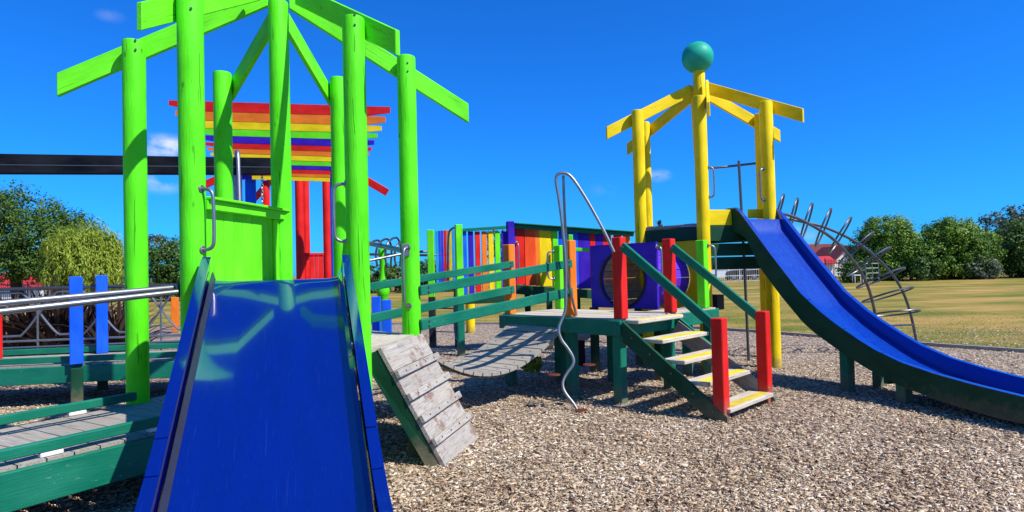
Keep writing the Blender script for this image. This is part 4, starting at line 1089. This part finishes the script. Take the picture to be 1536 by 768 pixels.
for i, (u, y, n, h) in enumerate(((12, 10.6, 90, 1.45), (50, 10.9, 110, 1.6), (88, 10.5, 100, 1.5), (128, 10.8, 100, 1.55), (168, 10.4, 80, 1.35), (192, 10.8, 70, 1.1))):
    q = at(u, 480, y); flax((q.x, q.y, 0), n, h, 'dark bronze flax bush with arching strap leaves behind the wavy railing')

# ------------------------------------------------------------------ trees
def limb(m, p, q, r0, r1, n=8, bend=.1):
    p, q = Vector(p), Vector(q); L = (q-p).length
    mid = (p+q)/2+Vector((random.uniform(-1, 1), random.uniform(-1, 1), random.uniform(-.3, .5)))*bend*L
    pts = [p, p.lerp(mid, .5)+(mid-(p+q)/2)*.25, mid, mid.lerp(q, .5)+(mid-(p+q)/2)*.25, q]
    vs, gs, fs = [], [], []
    for i, c in enumerate(pts):
        t = (pts[min(i+1, 4)]-pts[max(i-1, 0)]).normalized(); a = t.orthogonal().normalized(); b_ = t.cross(a); r = r0+(r1-r0)*i/4
        for k in range(n):
            th = 2*math.pi*k/n; vs.append(c+a*(math.cos(th)*r)+b_*(math.sin(th)*r)); gs.append((i, k, 0))
    for i in range(4):
        for k in range(n): fs.append((i*n+k, i*n+(k+1) % n, (i+1)*n+(k+1) % n, (i+1)*n+k))
    m.add(vs, fs, gs, True)
def tree(name, label, base, blobs, leaf, mat, nclump, per, trunk_r, group=None, droop=None, stretch=1.6, crad=.9, mu=.5, limbs=7, low=.0):
    base = Vector(base); root = thing(name, label, 'tree', base, group)
    tm_ = MB(); cz = np.mean([b[2] for b in blobs]); top = base+Vector((blobs[0][0]*.3, 0, cz))
    limb(tm_, base-V(0, 0, .1), top, trunk_r*1.2, trunk_r*.55, 10, .05)
    for i in range(limbs):
        b = random.choice(blobs); s0 = (base-V(0, 0, 0)).lerp(top, random.uniform(.35, .95))
        e_ = base+Vector((b[0]+random.uniform(-.7, .7)*b[3], random.uniform(-.6, .6)*b[4], b[2]+random.uniform(-.4, .7)*b[5])); limb(tm_, s0, e_, trunk_r*.42, trunk_r*.10, 7, .12)
    tm_.build('trunk', 'bark', root)
    tot = sum(b[3]*b[5] for b in blobs); VV, TT = [], []
    for b in blobs:
        nc = max(4, int(nclump*b[3]*b[5]/tot)); d = rng.normal(0, 1, (nc, 3)); d /= np.linalg.norm(d, axis=1)[:, None]
        rad = (.55+.5*rng.random(nc))**.6
        rad *= 1+.05*rng.normal(0, 1, nc)
        cc = np.array([b[0], b[1], b[2]])+d*np.array([b[3], b[4], b[5]])*rad[:, None]
        cc[:, 2] = np.maximum(cc[:, 2], low+.2*rng.random(nc))
        for c, dd in zip(cc, d):
            cr = crad*(.55+.8*rng.random()); n = max(5, int(per*(.6+.8*rng.random())))
            o_ = rng.normal(0, 1, (n, 3)); o_ /= np.linalg.norm(o_, axis=1)[:, None]
            sc_ = np.array([1, 1, .75]) if droop is None else np.array([.45, .45, 1.5])
            pp = c+o_*sc_*cr*(rng.random(n)[:, None]**.5); pp[:, 2] = np.maximum(pp[:, 2], .05)
            v_, f_, t_ = leaf_quads(pp, o_+dd*.6, leaf, mu+rng.normal(0, .10), stretch, droop); VV.append(v_); TT.append(t_)
    vv = np.concatenate(VV)+np.array(base); tt = np.concatenate(TT)
    raw_mesh('crown', vv, np.arange(len(vv)).reshape(-1, 4), mat, np.clip(tt, 0, 1), root, tuple(base))
    return root
def tbase(u, y): q = at(u, 400, y); return V(q.x, q.y, -.012)
# right-hand side, about 48 m away
tree('broadleaf_tree', 'round topped green tree behind the arch climber, pale leaves on top', tbase(1328, 47), [(.2, 0, 3.55, 1.75, 1.7, 1.35), (-.7, .3, 2.2, 1.6, 1.6, 1.4), (.9, -.2, 2.3, 1.5, 1.5, 1.5), (-1.7, .5, 1.2, .95, 1.0, 1.0), (0, -.1, .9, 2.0, 1.3, .9)], .165, 'leaf_mid', 680, 52, .16, None, crad=.50)
tree('broadleaf_tree', 'large dense rounded tree on the lawn edge, deep shade below', tbase(1428, 46), [(0, 0, 2.6, 2.3, 2.0, 1.95), (-1.9, 0, 1.6, 1.8, 1.7, 1.5), (1.6, 0, 2.0, 1.8, 1.7, 1.6), (.4, -.2, 3.2, 1.5, 1.4, .95), (0, -.2, .9, 3.0, 1.5, .9)], .165, 'leaf_mid', 900, 52, .18, None, crad=.48, mu=.48)
tree('broadleaf_tree', 'slim grey green tree rising between two denser crowns', tbase(1492, 51), [(0, 0, 3.9, .9, .9, 1.4), (.3, 0, 2.4, 1.0, 1.0, 1.2)], .22, 'leaf_grey', 80, 22, .1, None, crad=.5)
tree('broadleaf_tree', 'dark green tree at the end of the hedge row', tbase(1532, 46), [(0, 0, 2.5, 1.7, 1.8, 1.8), (1.8, 0, 2.4, 2.0, 1.8, 2.0), (.5, 0, 1.0, 1.9, 1.6, 1.0)], .165, 'leaf_dark', 560, 50, .15, None, crad=.62, mu=.6)
tree('broadleaf_tree', 'tall grey leaved tree standing behind the dark end tree', tbase(1528, 56), [(0, 0, 4.7, 1.6, 1.4, 1.3), (1.6, 0, 4.3, 1.6, 1.4, 1.6)], .26, 'leaf_grey', 130, 24, .15, None, crad=.6)
for i, u in enumerate((1282, 1384, 1470)):
    tree('shrub', ['low dark shrub at the foot of the fence', 'low dark shrub between two large rounded trees', 'pale shrub at the foot of the slim tree'][i], tbase(u, 44.5), [(0, 0, .8, 1.2, 1.0, .9)], .2, ['leaf_dark', 'leaf_dark', 'leaf_grey'][i], 60, 24, .06, None, crad=.45, limbs=3)
# left-hand side
tree('broadleaf_tree', 'big dark spreading tree over the red roofed house', tbase(30, 36), [(-.6, 0, 4.6, 3.2, 2.6, 2.4), (-2.6, 0, 5.3, 2.4, 2.2, 1.9), (1.2, .3, 3.6, 2.2, 2.0, 1.8), (2.6, .5, 4.6, 1.2, 1.2, 1.0), (-.2, 0, 2.6, 3.0, 2.2, 1.0)], .15, 'leaf_dark', 850, 46, .28, None, crad=.62, mu=.62, limbs=12, low=1.4)
tree('willow_tree', 'yellow green willow with drooping fine foliage', tbase(128, 33), [(0, 0, 3.0, 1.75, 1.7, 1.15), (0, 0, 2.0, 2.0, 1.9, 1.4)], .26, 'leaf_willow', 900, 46, .14, None, droop=.35, stretch=5.0, crad=.48, limbs=8)
tree('broadleaf_tree', 'dark tree with pale leaf clumps seen between the two left green posts', tbase(252, 42), [(.3, 0, 2.4, 1.6, 1.5, 1.7), (1.2, 0, 1.6, 1.5, 1.4, 1.4), (-.6, 0, 1.3, 1.2, 1.2, 1.1)], .16, 'leaf_dark', 330, 40, .14, None, crad=.6, mu=.6)
tree('broadleaf_tree', 'grey leaved tree peeping over the dark tree between the green posts', tbase(236, 52), [(0, 0, 4.1, 1.4, 1.2, 1.1)], .26, 'leaf_grey', 60, 24, .14, None, crad=.55)
for i, (u, y, h) in enumerate(((556, 48, 2.2), (592, 50, 2.0), (637, 47, 2.3), (672, 50, 1.9))):
    tree('broadleaf_tree', 'dark green tree in the row far behind the rainbow pickets', tbase(u, y), [(0, 0, h*.58, 1.6, 1.5, h*.45)], .26, 'leaf_dark', 80, 24, .1, 'trees far behind the pickets', crad=.55, mu=.55)
tree('broadleaf_tree', 'thin grey treetop showing above the picket wall', tbase(750, 55), [(0, 0, 4.5, 1.3, 1.1, .9), (.2, 0, 3.2, 1.3, 1.0, 1.0)], .22, 'leaf_grey', 60, 16, .12, None, crad=.5)
# conifer between the yellow posts
cb = tbase(991, 60); con = thing('pine_tree', 'dark pine with level branches seen between yellow posts', 'tree', cb)
m = MB(); limb(m, cb-V(0, 0, .1), cb+V(.05, 0, 6.0), .16, .03, 8, .01); VV, TT = [], []
for k in range(15):
    z = 1.2+k*.32
    for j in range(6):
        a = random.uniform(0, 6.28); L = max(.15, (6.15-z)*.36*random.uniform(.7, 1.15))
        tip = cb+V(math.cos(a)*L, math.sin(a)*L, z+.12); limb(m, cb+V(0, 0, z), tip, .03, .01, 5, .04)
        n = int(16+L*18); t = rng.random(n)[:, None]; pp = np.array(cb+V(0, 0, z))*(1-t)+np.array(tip)*t+rng.normal(0, .07, (n, 3))
        v_, f_, t_ = leaf_quads(pp, rng.normal(0, 1, (n, 3)), .2, .5, 2.2); VV.append(v_); TT.append(t_)
m.build('trunk', 'bark', con); vv = np.concatenate(VV); raw_mesh('crown', vv, np.arange(len(vv)).reshape(-1, 4), 'leaf_pine', np.concatenate(TT), con, tuple(cb))

# ------------------------------------------------------------------ fences, houses, cars far off
def fence(label, a, b_, h, sp, mat, post_every=2.4, th=.02, rails=(.15, .9)):
    a, b_ = Vector(a), Vector(b_); L = (b_-a).length; d = (b_-a)/L; root = thing('picket_fence', label, 'fence', (a+b_)/2)
    m = MB(); s_ = 0
    while s_ < L:
        p = a+d*s_; m.board((p.x, p.y, .03), (p.x, p.y, h), th, th, d, .002); s_ += sp
    stuff(m.build('pickets', mat, root))
    for t in rails: MB().board(a+V(0, 0, h*t), b_+V(0, 0, h*t), .045, .03).build('rail', mat, root)
    s_ = 0
    while s_ <= L+.01:
        p = a+d*s_; MB().post(p, -.03, h+.06, .07).build('post', mat, root); s_ += post_every
fence('tall black picket fence in front of the white gabled house', tbase(1238, 50)+V(0, 0, .012), tbase(1345, 50)+V(0, 0, .012), 1.75, .13, 'iron_fence')
fence('black picket fence beneath the big dark tree', tbase(-60, 44)+V(0, 0, .012), tbase(200, 44)+V(0, 0, .012), 1.5, .14, 'iron_fence')
fence('grey picket fence in front of the parked cars', tbase(1066, 52)+V(0, 0, .012), tbase(1150, 52)+V(0, 0, .012), 1.1, .16, 'white_paint', rails=(.1, .5, .95))
fence('dark picket fence far behind the loop climbing frame', tbase(535, 46)+V(0, 0, .012), tbase(690, 46)+V(0, 0, .012), 1.2, .14, 'iron_fence')
def house(label, c, w, dpt, wall_h, roof_h, rmat, along_x=True, wins=()):
    c = Vector(c); root = thing('house', label, 'house', c)
    MB().box(c+V(0, 0, wall_h/2), (w, dpt, wall_h), 0, .01).build('wall', 'wall_white', root)
    ov = .35; x0, x1, y0, y1 = c.x-w/2-ov, c.x+w/2+ov, c.y-dpt/2-ov, c.y+dpt/2+ov; z0, z1 = wall_h-.05, wall_h+roof_h
    if along_x:
        for sy in (y0, y1):
            q = [(x0, sy, z0), (x1, sy, z0), (x1, c.y, z1), (x0, c.y, z1)]; MB().prism(q, V(0, 0, .12), (1, 0, 0)).build('roof', rmat, root)
        for sx in (c.x-w/2, c.x+w/2-.02): MB().prism([(sx, c.y-dpt/2, wall_h), (sx, c.y+dpt/2, wall_h), (sx, c.y, z1-.1)], V(.02, 0, 0)).build('gable', 'wall_white', root)
    else:
        for sx in (x0, x1):
            q = [(sx, y0, z0), (sx, y1, z0), (c.x, y1, z1), (c.x, y0, z1)]; MB().prism(q, V(0, 0, .12), (0, 1, 0)).build('roof', rmat, root)
        for sy in (c.y-dpt/2, c.y+dpt/2-.02): MB().prism([(c.x-w/2, sy, wall_h), (c.x+w/2, sy, wall_h), (c.x, sy, z1-.1)], V(0, .02, 0)).build('gable', 'wall_white', root)
    for (x, z, ww, hh) in wins:
        o_ = MB().box((c.x+x, c.y-dpt/2-.02, z), (ww, .06, hh)).build('window', 'white_paint', root)
        MB().box((c.x+x, c.y-dpt/2-.055, z), (ww-.16, .03, hh-.16)).build('pane', 'glass', o_)
    return root
h1 = house('white house with dark red roof and white gable beyond the fence', at(1214, 400, 72).xy.to_3d(), 7.0, 7.0, 2.0, 1.5, 'roof_dark', True, ((-1.5, 1.15, 1.2, 1.0), (1.5, 1.15, 1.2, 1.0)))
q = at(1254, 400, 66.5); c = V(q.x, q.y, 0)
h1b = house('white gabled cottage wing beside the dark red roof', c, 2.9, 5, 1.6, 1.45, 'roof_dark', False, ((0, 1.0, .9, .8),))
q = at(1214, 400, 64); h1c = house('low shed with bright red roof in front of the white house', V(q.x, q.y, 0), 3.6, 2.4, 1.35, .65, 'roof_red', True, ((0, .85, 1.0, .6),))
q = at(36, 400, 62); h2 = house('low house with red roof under the big dark tree', V(q.x, q.y, 0), 7.5, 6, 1.0, 1.4, 'roof_red', True, ((-1.5, .6, 1, .5), (1.5, .6, 1, .5)))
def car(label, c, mat, rz=0):
    c = Vector(c); root = thing('parked_car', label, 'car', c, 'cars parked beyond the far fence')
    prof_ = [(-2.1, .30), (-2.12, .62), (-2.0, .86), (-1.25, .93), (-.55, 1.42), (.85, 1.45), (1.55, .98), (2.05, .88), (2.12, .55), (2.08, .30)]
    m = MB(); m.prism([c+V(x, -.82, z) for x, z in prof_], V(0, 1.64, 0), (1, 0, 0)); m.build('body', mat, root)
    g_ = [(-1.1, .95), (-.5, 1.36), (.12, 1.38), (.12, .95)]; m = MB(); m.prism([c+V(x, -.835, z) for x, z in g_], V(0, .02, 0)); m.build('window', 'glass', root)
    g_ = [(.2, .95), (.2, 1.38), (.8, 1.38), (1.38, .98)]; m = MB(); m.prism([c+V(x, -.835, z) for x, z in g_], V(0, .02, 0)); m.build('window', 'glass', root)
    for x in (-1.3, 1.3):
        for y in (-.86, .68):
            p = c+V(x, y, .31); w_ = MB().pole(p, p+V(0, .18, 0), .31, 18, 0, .01, 1).build('wheel', 'rubber', root); MB().pole(p-V(0, .006, 0), p+V(0, .01, 0), .18, 12, 0, .002, 1).build('rim', 'steel', w_)
for u, mt, lab in ((1086, 'car_white', 'white car parked beyond the grey picket fence'), (1116, 'car_silver', 'silver car parked beyond the grey picket fence'), (1146, 'car_blue', 'blue car parked beyond the grey picket fence')):
    q = at(u, 400, 60); car(lab, (q.x, q.y, 0), mt)
# small frame and bench by the trees
q = tbase(1308, 43.5); gf = thing('goal_frame', 'grey ladder shaped metal frame standing by the trees', 'frame', q)
for x in (-.45, 0, .45): m = MB(); m.tube([(q.x+x, q.y, -.03), (q.x+x, q.y, 1.35)], .035, 8); m.build('upright', 'steel', gf)
for z in (.3, .65, 1.0, 1.33): m = MB(); m.tube([(q.x-.47, q.y, z), (q.x+.47, q.y, z)], .025, 8); m.build('rung', 'steel', gf)
q = tbase(1286, 43.2); bn = thing('small_table', 'small white table standing on the lawn by the fence', 'table', q)
MB().box(q+V(0, 0, .55), (.7, .4, .06)).build('top', 'white_paint', bn)
for x in (-.28, .28):
    for y in (-.15, .15): MB().post((q.x+x, q.y+y), -.02, .53, .05).build('leg', 'white_paint', bn)

for o in bpy.data.objects:
    if '_o' in o: del o['_o']
    if '_x' in o: del o['_x']
